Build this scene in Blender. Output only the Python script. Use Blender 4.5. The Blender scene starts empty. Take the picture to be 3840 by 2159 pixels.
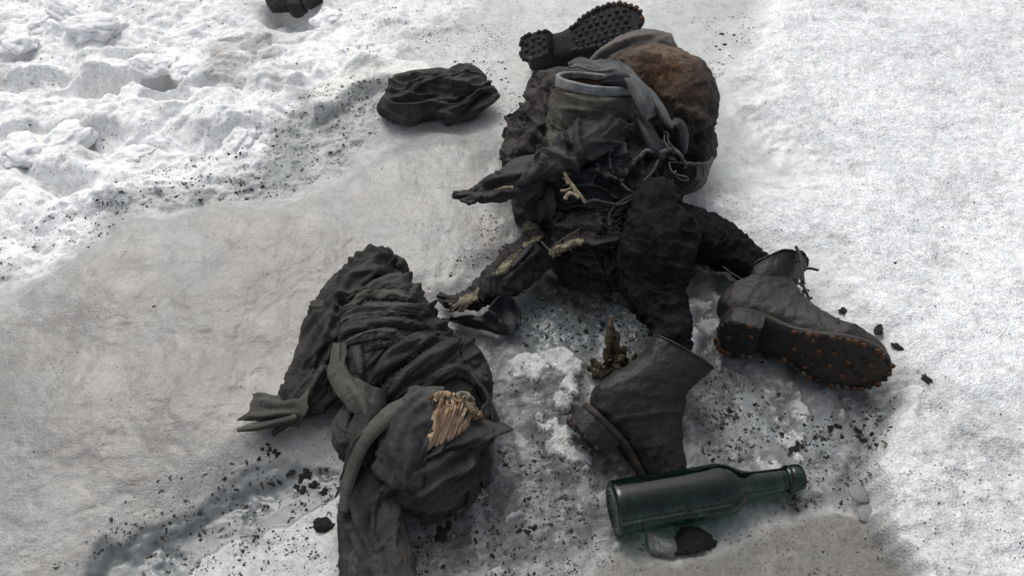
import bpy, math, random
import numpy as np
from mathutils import Matrix, Vector

# ------------------------------------------------------------------ camera, sky, sun, exposure
sc = bpy.context.scene
col = sc.collection
CAM_H, PITCH, FPX, PW, PH = 1.12, math.radians(49.0), 3195.0, 3840.0, 2159.0
cd = bpy.data.cameras.new('camera')
cam = bpy.data.objects.new('camera', cd)
col.objects.link(cam)
cam.location = (0, 0, CAM_H)
cam.rotation_euler = (math.pi / 2 - PITCH, 0, 0)
cd.sensor_width = 36.0
cd.lens = 36.0 * FPX / PW
cd.clip_start, cd.clip_end = 0.02, 2000.0
sc.camera = cam

SUN_EL, SUN_AZ = math.radians(52), math.radians(-22)      # azimuth from +y (up the picture), negative to the left
world = bpy.data.worlds.new('World')
sc.world = world
world.use_nodes = True
wt = world.node_tree
sky = wt.nodes.new('ShaderNodeTexSky')
sky.sky_type = 'NISHITA'
sky.sun_disc = False
sky.sun_elevation = SUN_EL
sky.sun_rotation = SUN_AZ
sky.air_density = 1.0
sky.dust_density = 6.0
sky.ozone_density = 1.0
hs = wt.nodes.new('ShaderNodeHueSaturation')               # cloud cover: the blue is mostly gone
hs.inputs['Saturation'].default_value = 0.34
bg = wt.nodes['Background']
bg.inputs['Strength'].default_value = 0.145
wt.links.new(sky.outputs[0], hs.inputs['Color'])
wt.links.new(hs.outputs[0], bg.inputs['Color'])
sd = bpy.data.lights.new('sun', 'SUN')
sd.energy = 0.55
sd.angle = math.radians(32)
sd.color = (1.0, 0.985, 0.96)
sun = bpy.data.objects.new('sun', sd)
col.objects.link(sun)
sun.location = (0, 3, 5)
sun.rotation_euler = Vector((-math.sin(SUN_AZ) * math.cos(SUN_EL) * -1, math.cos(SUN_AZ) * math.cos(SUN_EL), math.sin(SUN_EL))).to_track_quat('Z', 'Y').to_euler()
vs = sc.view_settings
vs.view_transform = 'Standard'
vs.look = 'None'
vs.exposure = 0.0
vs.gamma = 1.0
sc.cycles.max_bounces = 10
sc.cycles.diffuse_bounces = 3
sc.cycles.glossy_bounces = 3
sc.cycles.transmission_bounces = 8
sc.cycles.use_denoising = True
sc.cycles.adaptive_threshold = 0.02

# ------------------------------------------------------------------ measuring: photo pixel -> place on the glacier
_s, _c = math.sin(PITCH), math.cos(PITCH)
CR, CD, CU = np.array([1., 0, 0]), np.array([0, _c, -_s]), np.array([0, _s, _c])
CC = np.array([0, 0, CAM_H])


def at(px, py, z):
    r = (px - PW / 2) / FPX * CR - (py - PH / 2) / FPX * CU + CD
    return CC + r * (z - CAM_H) / r[2]


def proj(P):
    q = P - CC
    d = q @ CD
    return np.stack([PW / 2 + FPX * (q @ CR) / d, PH / 2 - FPX * (q @ CU) / d], -1)


def unit(v):
    v = np.asarray(v, float)
    return v / (np.linalg.norm(v, axis=-1, keepdims=True) + 1e-12)


# ------------------------------------------------------------------ noise
_rs = np.random.RandomState(7)
_PERM = np.tile(_rs.permutation(256), 3)
_G3 = unit(_rs.normal(size=(256, 3)))
_a = _rs.uniform(0, 2 * np.pi, 256)
_G2 = np.stack([np.cos(_a), np.sin(_a)], 1)


def pn2(x, y, seed=0):
    x = np.asarray(x, float) + seed * 17.13
    y = np.asarray(y, float) + seed * 9.71
    xi, yi = np.floor(x).astype(int), np.floor(y).astype(int)
    xf, yf = x - xi, y - yi
    xi &= 255
    yi &= 255
    u = xf * xf * xf * (xf * (xf * 6 - 15) + 10)
    v = yf * yf * yf * (yf * (yf * 6 - 15) + 10)

    def g(i, j):
        k = _PERM[_PERM[(xi + i) & 255] + ((yi + j) & 255)]
        return _G2[k, 0] * (xf - i) + _G2[k, 1] * (yf - j)
    a = g(0, 0) * (1 - u) + g(1, 0) * u
    b = g(0, 1) * (1 - u) + g(1, 1) * u
    return (a * (1 - v) + b * v) * 1.5


def pn3(P, f=1.0, seed=0):
    x, y, z = P[..., 0] * f + seed * 7.31, P[..., 1] * f + seed * 3.17, P[..., 2] * f + seed * 5.77
    xi, yi, zi = np.floor(x).astype(int), np.floor(y).astype(int), np.floor(z).astype(int)
    xf, yf, zf = x - xi, y - yi, z - zi
    xi &= 255
    yi &= 255
    zi &= 255
    fd = lambda t: t * t * t * (t * (t * 6 - 15) + 10)
    u, v, w = fd(xf), fd(yf), fd(zf)
    out = 0
    for i in (0, 1):
        for j in (0, 1):
            for k in (0, 1):
                h = _PERM[_PERM[_PERM[(xi + i) & 255] + ((yi + j) & 255)] + ((zi + k) & 255)]
                d = _G3[h, 0] * (xf - i) + _G3[h, 1] * (yf - j) + _G3[h, 2] * (zf - k)
                out = out + d * (u if i else 1 - u) * (v if j else 1 - v) * (w if k else 1 - w)
    return out * 1.5


def fbm2(x, y, f, o=4, seed=0, g=.5):
    s, a, t = 0, 1, 0
    for i in range(o):
        s = s + a * pn2(x * f, y * f, seed + i)
        t += a
        a *= g
        f *= 2.03
    return s / t


def fbm3(P, f, o=3, seed=0, g=.5):
    s, a, t = 0, 1, 0
    for i in range(o):
        s = s + a * pn3(P, f, seed + i)
        t += a
        a *= g
        f *= 2.03
    return s / t


def sstep(a, b, x):
    t = np.clip((x - a) / (b - a), 0, 1)
    return t * t * (3 - 2 * t)


# ------------------------------------------------------------------ scene objects
def tag(o, label=None, cat=None, group=None, kind=None):
    for k, v in (('label', label), ('category', cat), ('group', group), ('kind', kind)):
        if v:
            o[k] = v
    return o


def thing(name, label, cat, loc, group=None):
    o = bpy.data.objects.new(name, None)
    o.empty_display_size = 0.03
    col.objects.link(o)
    o.location = [float(x) for x in loc]
    return tag(o, label, cat, group)


def wloc(o):
    p = np.zeros(3)
    while o is not None:
        p = p + np.array(o.location)
        o = o.parent
    return p


def mesh_of(name, V, Fc, mat, uv=None, smooth=True):
    me = bpy.data.meshes.new(name)
    V = np.asarray(V, np.float32)
    if isinstance(Fc, np.ndarray):
        k = Fc.shape[1]
        nf = len(Fc)
        me.vertices.add(len(V))
        me.vertices.foreach_set('co', V.ravel())
        me.loops.add(nf * k)
        me.loops.foreach_set('vertex_index', Fc.astype(np.int32).ravel())
        me.polygons.add(nf)
        me.polygons.foreach_set('loop_start', np.arange(0, nf * k, k, dtype=np.int32))
        me.update(calc_edges=True)
    else:
        me.from_pydata(V.tolist(), [], Fc)
        me.update()
    if smooth:
        me.polygons.foreach_set('use_smooth', np.ones(len(me.polygons), bool))
    if uv is not None:
        l = me.uv_layers.new(name='UVMap')
        li = np.empty(len(me.loops), np.int32)
        me.loops.foreach_get('vertex_index', li)
        l.data.foreach_set('uv', np.asarray(uv, np.float32)[li].ravel())
    me.validate()
    if mat:
        me.materials.append(mat)
    return me


def obj(name, me, parent=None):
    o = bpy.data.objects.new(name, me)
    col.objects.link(o)
    if parent is not None:
        o.parent = parent
    return o


def part(name, V, Fc, mat, parent=None, uv=None, smooth=True):
    if parent is not None:
        V = np.asarray(V) - wloc(parent)
    return obj(name, mesh_of(name, V, Fc, mat, uv, smooth), parent)


def lone(name, V, Fc, mat, label, cat, group=None, kind=None, smooth=True, uv=None):
    """a thing made of one mesh, origin at its base"""
    V = np.asarray(V, float)
    b = np.array([V[:, 0].mean(), V[:, 1].mean(), V[:, 2].min()])
    o = obj(name, mesh_of(name, V - b, Fc, mat, uv, smooth))
    o.location = b
    return tag(o, label, cat, group, kind)


# ------------------------------------------------------------------ shape tools
def catmull(P, n, closed=False):
    P = np.asarray(P, float)
    k = len(P)
    if k == 2 and not closed:
        return P[0] + (P[1] - P[0]) * np.linspace(0, 1, n)[:, None]
    if closed:
        Q = np.concatenate([P[-1:], P, P[:2]])
        seg = k
    else:
        Q = np.concatenate([2 * P[:1] - P[1:2], P, 2 * P[-1:] - P[-2:-1]])
        seg = k - 1
    L = np.linalg.norm(np.diff(Q[1:seg + 2], axis=0), axis=1) ** .7 + 1e-9
    cum = np.concatenate([[0], np.cumsum(L)])
    t = np.linspace(0, cum[-1], n, endpoint=not closed)
    i = np.clip(np.searchsorted(cum, t, side='right') - 1, 0, seg - 1)
    u = ((t - cum[i]) / L[i])[:, None]
    a, b, c, d = Q[i], Q[i + 1], Q[i + 2], Q[i + 3]
    return .5 * ((2 * b) + (-a + c) * u + (2 * a - 5 * b + 4 * c - d) * u ** 2 + (-a + 3 * b - 3 * c + d) * u ** 3)


def gridfaces(nu, nv, wrap=False):
    i = np.arange(nu - 1)[:, None]
    j = np.arange(nv if wrap else nv - 1)[None, :]
    a = i * nv + j
    b = i * nv + (j + 1) % nv
    return np.stack([a, b, b + nv, a + nv], -1).reshape(-1, 4)


def gnormals(G, wrap=False):
    du = np.gradient(G, axis=0)
    if wrap:
        dv = np.roll(G, -1, 1) - np.roll(G, 1, 1)
    else:
        dv = np.gradient(G, axis=1)
    return unit(np.cross(du, dv))


def polydist(xy, pts):
    """distance, signed side and parameter along a polyline"""
    pts = np.asarray(pts, float)
    best = np.full(xy.shape[:-1], 1e9)
    side = np.zeros(xy.shape[:-1])
    par = np.zeros(xy.shape[:-1])
    sl = np.linalg.norm(np.diff(pts, axis=0), axis=1)
    cum = np.concatenate([[0], np.cumsum(sl)])
    for k in range(len(pts) - 1):
        a, e = pts[k], pts[k + 1] - pts[k]
        q = xy - a
        t = np.clip((q @ e) / (e @ e), 0, 1)
        r = q - t[..., None] * e
        d = np.hypot(r[..., 0], r[..., 1])
        m = d < best
        best = np.where(m, d, best)
        side = np.where(m, np.sign(e[0] * q[..., 1] - e[1] * q[..., 0]), side)
        par = np.where(m, (cum[k] + t * sl[k]) / cum[-1], par)
    return best, side, par


def folds_on(G, N, folds):
    """raise pleats and layer edges: (points in photo pixels, width px, height m[, kind])"""
    if not folds:
        return G
    xy = proj(G)
    D = np.zeros(G.shape[:-1])
    for f in folds:
        pts, w, a = f[0], f[1], f[2]
        kind = f[3] if len(f) > 3 else 'r'
        d, s, t = polydist(xy, catmull(pts, max(2, 5 * len(pts))) if len(pts) > 2 else pts)
        tp = np.clip(np.sin(np.pi * np.clip(t, .02, .98)) * 2.2, 0, 1)
        if kind == 'r':
            D = D + a * tp * np.exp(-(d / w) ** 2)
        elif kind == 'e':      # a layer edge: proud on the right-hand side of the line, nothing on the other
            sdist = d * s
            D = D + a * tp * (sstep(-5, 5, sdist) * np.exp(-np.clip(sdist, 0, None) / (w * 2.2)) - .3 * np.exp(-((sdist + 9) / 8) ** 2))
    return G + N * D[..., None]


def wrinkles(G, N, UV, wr):
    """creases that run along an angle: (height, wavelength m, angle deg, stretch, seed)"""
    for (a, lam, ang, st, sd_) in wr:
        c_, s_ = math.cos(math.radians(ang)), math.sin(math.radians(ang))
        x = (UV[..., 0] * c_ + UV[..., 1] * s_) / (lam * st)
        y = (-UV[..., 0] * s_ + UV[..., 1] * c_) / lam
        wx = pn2(x * .8, y * .5, sd_ + 3)
        wy = pn2(x * 1.1, y * .45, sd_ + 11)
        n = pn2(x + wx * .5, y + wy * .9, sd_)
        r = 1 - np.abs(n) * 2.0
        r = np.where(r > 0, r ** 2.6 * 1.25, r * .35) - .2
        m = .55 + .9 * pn2(x * .6 + 5, y * .3, sd_ + 21)
        G = G + N * (a * r * np.clip(m, 0, 1.3))[..., None]
    return G


def metric_uv(G):
    u = np.concatenate([[0], np.cumsum(np.linalg.norm(np.diff(G, axis=0), axis=-1).mean(1))])
    v = np.concatenate([[0], np.cumsum(np.linalg.norm(np.diff(G, axis=1), axis=-1).mean(0))])
    return np.stack(np.broadcast_arrays(u[:, None], v[None, :]), -1)


def net_grid(rows, nu, nv):
    R = np.stack([catmull([at(*p) for p in r], nv) for r in rows])
    return np.stack([catmull(R[:, j], nu) for j in range(nv)], 1)


def sheet(G, thick, UV=None, N=None):
    """close a grid into a sheet of cloth with a back side and edges"""
    nu, nv = G.shape[:2]
    if N is None:
        N = gnormals(G)
    B = G - N * thick
    n = nu * nv
    V = np.concatenate([G.reshape(-1, 3), B.reshape(-1, 3)])
    f = gridfaces(nu, nv)
    loop = np.concatenate([np.arange(nv), np.arange(1, nu) * nv + nv - 1, (nu - 1) * nv + np.arange(nv - 2, -1, -1), np.arange(nu - 2, 0, -1) * nv])
    l2 = np.roll(loop, -1)
    e = np.stack([loop, loop + n, l2 + n, l2], -1)
    F_ = np.concatenate([f[:, ::-1], f + n, e[:, ::-1]])
    uv = None
    if UV is not None:
        uv = np.concatenate([UV.reshape(-1, 2), UV.reshape(-1, 2)])
    return V, F_, uv


def facing(N, G):
    """make the normals look at the open side (up or towards the photographer)"""
    c_ = (unit(CC - G) * N).sum(-1).mean()
    return N if c_ > 0 else -N


def fray(G, amp, f=40, seed=0, ends=(1, 1, 1, 1)):
    """ragged cloth edges"""
    nu, nv = G.shape[:2]
    du, dv = unit(np.gradient(G, axis=0)), unit(np.gradient(G, axis=1))
    iu = np.linspace(0, 1, nu)[:, None]
    iv = np.linspace(0, 1, nv)[None, :]
    n1 = fbm3(G, f, 3, seed) * amp * 2
    n2 = fbm3(G, f * 1.3, 3, seed + 5) * amp * 2
    a = ends[0] * np.clip(1 - iu * 6, 0, 1) + ends[1] * np.clip(1 - (1 - iu) * 6, 0, 1)
    b = ends[2] * np.clip(1 - iv * 6, 0, 1) + ends[3] * np.clip(1 - (1 - iv) * 6, 0, 1)
    return G + du * (n1 * a)[..., None] + dv * (n2 * b)[..., None]


def creases(n, box, ang, ln=(60, 160), w=(4, 9), amp=(.0025, .006), seed=1, jit=14):
    """many sharp little folds that follow the pull of the cloth"""
    r = random.Random(seed)
    out = []
    for _ in range(n):
        x, y = r.uniform(box[0], box[2]), r.uniform(box[1], box[3])
        a = (ang(x, y) if callable(ang) else ang) + r.gauss(0, jit)
        L_ = r.uniform(*ln)
        bend = r.gauss(0, .35)
        pts = []
        for k in range(5):
            pts.append((x, y))
            x += L_ / 4 * math.cos(math.radians(a))
            y += L_ / 4 * math.sin(math.radians(a))
            a += bend * 16
        out.append((pts, r.uniform(*w), r.uniform(*amp) * (1 if r.random() < .6 else -1.1), 'e' if r.random() < .3 else 'r'))
    return out


def net(name, rows, mat, parent, n=(70, 70), thick=.003, folds=(), wr=(), rough=.0, fr=.0015, seed=1):
    G = net_grid(rows, *n)
    N = facing(gnormals(G), G)
    UV = metric_uv(G)
    G = wrinkles(G, N, UV, wr)
    G = folds_on(G, N, folds)
    if rough:
        G = G + N * (fbm3(G, 55, 4, seed) * rough)[..., None]
    if fr:
        G = fray(G, fr, seed=seed)
    N2 = facing(gnormals(G), G)
    V, F_, uv = sheet(G, thick, UV, N2)
    return part(name, V, F_, mat, parent, uv)


def tube_grid(spine, nu, nv, ease=(1, 1)):
    """spine: (px, py, z, rx, rz) radii in metres; returns a wrapped grid"""
    P = catmull([at(*s[:3]) for s in spine], nu)
    Rr = catmull([np.array([s[3], s[4] if len(s) > 4 else s[3], 0]) for s in spine], nu)
    T = unit(np.gradient(P, axis=0))
    up = np.array([0, -.25, 1.])
    S = unit(np.cross(T, up))
    Uu = unit(np.cross(S, T))
    a = np.linspace(0, 2 * np.pi, nv, endpoint=False)
    t = np.linspace(0, 1, nu)
    k = np.ones(nu)
    if ease[0]:
        k = k * np.sqrt(np.clip(1 - (1 - np.clip(t / .12, 0, 1)) ** 2, 0, 1)) ** ease[0]
    if ease[1]:
        k = k * np.sqrt(np.clip(1 - (1 - np.clip((1 - t) / .12, 0, 1)) ** 2, 0, 1)) ** ease[1]
    G = P[:, None] + S[:, None] * (np.cos(a)[None, :, None] * (Rr[:, 0] * k)[:, None, None]) + Uu[:, None] * (np.sin(a)[None, :, None] * (Rr[:, 1] * k)[:, None, None])
    UV = np.stack(np.broadcast_arrays(np.concatenate([[0], np.cumsum(np.linalg.norm(np.diff(P, axis=0), axis=1))])[:, None], (a * Rr[:, 0].mean())[None, :]), -1)
    C0 = P[:, None]
    N = unit(G - C0 + 1e-9)
    return G, N, UV, P


SURF = {}


def tube(name, spine, mat, parent, n=(80, 72), folds=(), wr=(), rough=0., ease=(1, 1), seed=1):
    G, N, UV, P = tube_grid(spine, n[0], n[1], ease)
    G = wrinkles(G, N, UV, wr)
    up = (unit(CC - G) * N).sum(-1) > -.1
    if folds:
        G2 = folds_on(G, N, folds)
        G = np.where(up[..., None], G2, G)
    if rough:
        G = G + N * (fbm3(G, 55, 4, seed) * rough)[..., None]
    V = np.concatenate([G.reshape(-1, 3), P[:1], P[-1:]])
    F_ = gridfaces(n[0], n[1], True).tolist()
    m = n[0] * n[1]
    j = np.arange(n[1])
    F_ += [[m, int(b), int(a)] for a, b in zip(j, (j + 1) % n[1])]
    F_ += [[m + 1, int(a), int(b)] for a, b in zip((n[0] - 1) * n[1] + j, (n[0] - 1) * n[1] + (j + 1) % n[1])]
    SURF[name] = (G.reshape(-1, 3)[up.ravel()], N.reshape(-1, 3)[up.ravel()])
    uv = np.concatenate([UV.reshape(-1, 2), [[0, 0], [0, 0]]])
    return part(name, V, [f[::-1] for f in F_], mat, parent, uv)


def blob_grid(out, z, hf, hb, n, nr, na, p=2.2, q=2.0, cen=None, tilt=.6):
    o = np.array(out, float)
    if cen is None:
        cen = (o.min(0) + o.max(0)) / 2
    C0 = at(cen[0], cen[1], z)
    if n is None:
        n = unit(unit(CC - C0) * (1 - tilt) + np.array([0, 0, 1.]) * tilt)
    n = unit(n)
    r = (o[:, :1] - PW / 2) / FPX * CR - (o[:, 1:] - PH / 2) / FPX * CU + CD
    tt = ((C0 - CC) @ n) / (r @ n)
    O = catmull(CC + r * tt[:, None], na, True)
    rr = np.sin(np.linspace(0, np.pi / 2, nr))
    top = C0 + (O - C0)[None] * rr[:, None, None] + n * (hf * np.clip(1 - rr ** p, 0, 1) ** (1 / q))[:, None, None]
    rb = rr[::-1][1:]
    bot = C0 + (O - C0)[None] * rb[:, None, None] - n * (hb * np.clip(1 - rb ** p, 0, 1) ** (1 / q))[:, None, None]
    G = np.concatenate([top, bot])
    N = gnormals(G, True)
    N[0] = n
    N[-1] = -n
    if (N[nr // 2] @ n).mean() < 0:
        N = -N
        N[0] = n
        N[-1] = -n
    d = G - C0
    e1 = unit(np.cross([0, 0, 1.], n) if abs(n[2]) < .95 else np.array([1., 0, 0]))
    e2 = np.cross(n, e1)
    UV = np.stack([d @ e1, d @ e2], -1)
    return G, N, UV, nr


def drape(surf, xy, off):
    """lay photo-pixel points onto a built surface"""
    P, N = SURF[surf]
    q = proj(P)
    out = []
    for p, o in zip(xy, off):
        d = (q[:, 0] - p[0]) ** 2 + (q[:, 1] - p[1]) ** 2
        k = np.argpartition(d, 4)[:4]
        w = 1 / (d[k] + 4)
        zz = (P[k, 2] * w).sum() / w.sum()
        out.append(at(p[0], p[1], zz) + N[k[0]] * o)
    return np.array(out)


def blob(name, out, z, hf, mat, parent, hb=None, n=None, nr=46, na=150, p=2.2, q=2.0, cen=None, tilt=.6, folds=(), wr=(), rough=0., seed=1, ret=False):
    G, N, UV, k = blob_grid(out, z, hf, hf * .5 if hb is None else hb, n, nr, na, p, q, cen, tilt)
    G = wrinkles(G, N, UV, wr)
    G[:k] = folds_on(G[:k], N[:k], folds)
    if rough:
        G = G + N * (fbm3(G, 40, 4, seed) * rough)[..., None]
    G[0] = G[0].mean(0)
    G[-1] = G[-1].mean(0)
    SURF[name] = (G[:k - 2].reshape(-1, 3), N[:k - 2].reshape(-1, 3))
    F_ = gridfaces(G.shape[0], G.shape[1], True)
    if ret:
        return G, N, UV
    return part(name, G.reshape(-1, 3), F_[:, ::-1], mat, parent, UV.reshape(-1, 2))


def cord_mesh(P, r, nv=8, taper=0.0, jitter=0.):
    P = np.asarray(P, float)
    nu = len(P)
    T = unit(np.gradient(P, axis=0))
    S = unit(np.cross(T, [0.13, .2, 1.]))
    U_ = np.cross(S, T)
    a = np.linspace(0, 2 * np.pi, nv, endpoint=False)
    rr = r * (1 - taper * np.linspace(0, 1, nu)) * (1 + jitter * pn2(np.arange(nu) * .37, np.zeros(nu), 3))
    G = P[:, None] + (S[:, None] * np.cos(a)[None, :, None] + U_[:, None] * np.sin(a)[None, :, None]) * rr[:, None, None]
    F_ = gridfaces(nu, nv, True).tolist() + [list(range(nv))[::-1], list(range((nu - 1) * nv, nu * nv))]
    return G.reshape(-1, 3), [f[::-1] for f in F_]


def cord(name, pts, r, mat, parent=None, n=40, taper=0., label=None, cat=None):
    V, F_ = cord_mesh(catmull([at(*p) for p in pts], n), r, 8, taper, .15)
    if parent is None:
        return lone(name, V, F_, mat, label, cat)
    return part(name, V, F_, mat, parent)


def band(name, pts, wd, mat, parent, n=60, m=14, thick=.003, bulge=.15, wr=(), fr=.0008, folds=(), seed=1, on=None, off=.003):
    """a strap or fold of cloth along a line: points (px, py, z), width px list"""
    c3 = catmull([np.array(p, float) for p in pts], n)
    w = np.interp(np.linspace(0, 1, n), np.linspace(0, 1, len(wd)), wd)
    t = np.gradient(c3[:, :2], axis=0)
    nn = unit(np.stack([-t[:, 1], t[:, 0]], 1))
    v = np.linspace(-1, 1, m)
    if on:
        xy = np.array([c3[i, :2] + nn[i] * v[j] * w[i] / 2 for i in range(n) for j in range(m)])
        ed = np.sin(np.pi * np.clip(np.linspace(0, 1, n), .0, 1)) ** .4
        of = np.array([off * ed[i] + bulge * w[i] / 2600 * (1 - v[j] ** 2) * ed[i] - .003 * (1 - ed[i]) for i in range(n) for j in range(m)])
        G = drape(on, xy, of).reshape(n, m, 3)
        for _ in range(3):
            G[1:-1] = (G[:-2] + 2 * G[1:-1] + G[2:]) / 4
    else:
        G = np.stack([[at(*(c3[i, :2] + nn[i] * v[j] * w[i] / 2), c3[i, 2] + bulge * w[i] / 2600 * (1 - v[j] ** 2)) for j in range(m)] for i in range(n)])
    N = facing(gnormals(G), G)
    UV = metric_uv(G)
    G = wrinkles(G, N, UV, wr)
    G = folds_on(G, N, folds)
    if fr:
        G = fray(G, fr, seed=seed)
    V, F_, uv = sheet(G, thick, UV, facing(gnormals(G), G))
    return part(name, V, F_, mat, parent, uv)


# ------------------------------------------------------------------ materials
def new_mat(name):
    m = bpy.data.materials.new(name)
    m.use_nodes = True
    nt = m.node_tree
    b = nt.nodes['Principled BSDF']
    return m, nt, b


def nd(nt, t, **kw):
    n = nt.nodes.new(t)
    for k, v in kw.items():
        if k in n.inputs:
            n.inputs[k].default_value = v
        else:
            setattr(n, k, v)
    return n


def ramp(nt, stops):
    r = nt.nodes.new('ShaderNodeValToRGB')
    el = r.color_ramp.elements
    while len(el) < len(stops):
        el.new(.5)
    for e, (p, c_) in zip(el, stops):
        e.position = p
        e.color = (*c_, 1) if len(c_) == 3 else c_
    return r


def cloth_mat(name, c1, c2, c3=None, rough=.85, scale=14, weave=900., bump=.35, sheen=0., spec=.25, grit=.25, patch=(.42, .62), b2=.45):
    """old cloth or leather: patchy colour, fine grain, weave along the cloth's own directions"""
    m, nt, b = new_mat(name)
    L = nt.links.new
    tc = nt.nodes.new('ShaderNodeTexCoord')
    n1 = nd(nt, 'ShaderNodeTexNoise', Scale=scale, Detail=6.0, Roughness=.65, Distortion=.6)
    L(tc.outputs['Object'], n1.inputs['Vector'])
    r1 = ramp(nt, [(patch[0], c1), (patch[1], c2)])
    L(n1.outputs['Fac'], r1.inputs['Fac'])
    last = r1.outputs['Color']
    if c3:
        n2 = nd(nt, 'ShaderNodeTexNoise', Scale=scale * 2.7, Detail=8.0, Roughness=.7, Distortion=1.5)
        L(tc.outputs['Object'], n2.inputs['Vector'])
        r2 = ramp(nt, [(.56, (0, 0, 0)), (.74, (1, 1, 1))])
        L(n2.outputs['Fac'], r2.inputs['Fac'])
        mx = nd(nt, 'ShaderNodeMix', data_type='RGBA')
        L(r2.outputs['Color'], mx.inputs['Factor'])
        L(last, mx.inputs['A'])
        mx.inputs['B'].default_value = (*c3, 1)
        last = mx.outputs['Result']
    n3 = nd(nt, 'ShaderNodeTexNoise', Scale=420.0, Detail=3.0, Roughness=.7)
    L(tc.outputs['Object'], n3.inputs['Vector'])
    r3 = ramp(nt, [(.3, (1 - grit,) * 3), (.72, (1 + grit,) * 3)])
    L(n3.outputs['Fac'], r3.inputs['Fac'])
    mu = nd(nt, 'ShaderNodeMix', data_type='RGBA', blend_type='MULTIPLY')
    mu.inputs['Factor'].default_value = 1
    L(last, mu.inputs['A'])
    L(r3.outputs['Color'], mu.inputs['B'])
    L(mu.outputs['Result'], b.inputs['Base Color'])
    rr = ramp(nt, [(.35, (rough - .12,) * 3), (.7, (min(1, rough + .1),) * 3)])
    L(n1.outputs['Fac'], rr.inputs['Fac'])
    L(rr.outputs['Color'], b.inputs['Roughness'])
    b.inputs['Specular IOR Level'].default_value = spec
    b.inputs['Sheen Weight'].default_value = sheen
    b.inputs['Sheen Roughness'].default_value = .6
    hgt = n3.outputs['Fac']
    if weave:
        uv = nt.nodes.new('ShaderNodeUVMap')
        ws = []
        for d in ('X', 'Y'):
            w = nd(nt, 'ShaderNodeTexWave', Scale=weave / 20, Distortion=1.2, Detail=1.0)
            w.bands_direction = d
            L(uv.outputs['UV'], w.inputs['Vector'])
            ws.append(w)
        ad = nd(nt, 'ShaderNodeMath', operation='ADD')
        L(ws[0].outputs['Fac'], ad.inputs[0])
        L(ws[1].outputs['Fac'], ad.inputs[1])
        a2 = nd(nt, 'ShaderNodeMath', operation='MULTIPLY_ADD')
        L(ad.outputs[0], a2.inputs[0])
        a2.inputs[1].default_value = .35
        L(n3.outputs['Fac'], a2.inputs[2])
        hgt = a2.outputs[0]
    bp = nd(nt, 'ShaderNodeBump', Strength=bump, Distance=.0015)
    L(hgt, bp.inputs['Height'])
    n4 = nd(nt, 'ShaderNodeTexNoise', Scale=70.0, Detail=5.0, Roughness=.6)
    L(tc.outputs['Object'], n4.inputs['Vector'])
    bp2 = nd(nt, 'ShaderNodeBump', Strength=b2, Distance=.004)
    L(n4.outputs['Fac'], bp2.inputs['Height'])
    L(bp.outputs['Normal'], bp2.inputs['Normal'])
    L(bp2.outputs['Normal'], b.inputs['Normal'])
    return m


def plain_mat(name, c1, c2, rough=.7, scale=60, spec=.3, bump=.4, metal=0.):
    m, nt, b = new_mat(name)
    L = nt.links.new
    tc = nt.nodes.new('ShaderNodeTexCoord')
    n1 = nd(nt, 'ShaderNodeTexNoise', Scale=scale, Detail=6.0, Roughness=.65)
    L(tc.outputs['Object'], n1.inputs['Vector'])
    r1 = ramp(nt, [(.38, c1), (.64, c2)])
    L(n1.outputs['Fac'], r1.inputs['Fac'])
    L(r1.outputs['Color'], b.inputs['Base Color'])
    b.inputs['Roughness'].default_value = rough
    b.inputs['Specular IOR Level'].default_value = spec
    b.inputs['Metallic'].default_value = metal
    bp = nd(nt, 'ShaderNodeBump', Strength=bump, Distance=.002)
    L(n1.outputs['Fac'], bp.inputs['Height'])
    L(bp.outputs['Normal'], b.inputs['Normal'])
    return m

# ------------------------------------------------------------------ the glacier surface
def axis(a, b, h0, h1, far):
    """fine steps between a and b (growing from h0 to h1), then ever longer ones out to the horizon"""
    n = int((b - a) / ((h0 + h1) / 2))
    w = np.linspace(h0, h1, n)
    w *= (b - a) / w.sum()
    x = a + np.concatenate([[0], np.cumsum(w)])
    k = h0 * 1.18 ** np.arange(1, 200)
    lo = a - np.cumsum(k)
    k = h1 * 1.18 ** np.arange(1, 200)
    hi = b + np.cumsum(k)
    return np.concatenate([lo[lo > -far][::-1], x, hi[hi < far]])


GX = axis(-1.32, 1.32, .0034, .0034, 400)
GY = axis(.36, 2.12, .0026, .0046, 400)
XX, YY = np.meshgrid(GX, GY, indexing='ij')
NEAR = (np.abs(XX) < 1.5) & (YY > .25) & (YY < 2.5)
xn, yn = XX[NEAR], YY[NEAR]
WOB = np.stack([fbm2(xn, yn, 9, 5, 3), fbm2(xn, yn, 9, 5, 9)], -1)


def region(poly, z=0., soft=.02, wob=.03):
    """soft mask of a patch outlined on the ice"""
    P = np.array([at(px, py, z)[:2] for px, py in poly])
    q = np.stack([xn, yn], -1) + WOB * wob
    m = np.full(len(q), -1.)
    lo, hi = P.min(0) - soft * 3, P.max(0) + soft * 3
    k = ((q > lo) & (q < hi)).all(1)
    qq = q[k]
    d, _, _ = polydist(qq, np.concatenate([P, P[:1]]))
    ins = np.zeros(len(qq), bool)
    j = len(P) - 1
    for i in range(len(P)):
        a, b = P[i], P[j]
        c_ = ((a[1] > qq[:, 1]) != (b[1] > qq[:, 1]))
        xi = (b[0] - a[0]) * (qq[:, 1] - a[1]) / (b[1] - a[1] + 1e-12) + a[0]
        ins ^= c_ & (qq[:, 0] < xi)
        j = i
    out = np.zeros(len(q))
    out[k] = sstep(-soft, soft, np.where(ins, d, -d))
    return out


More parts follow.
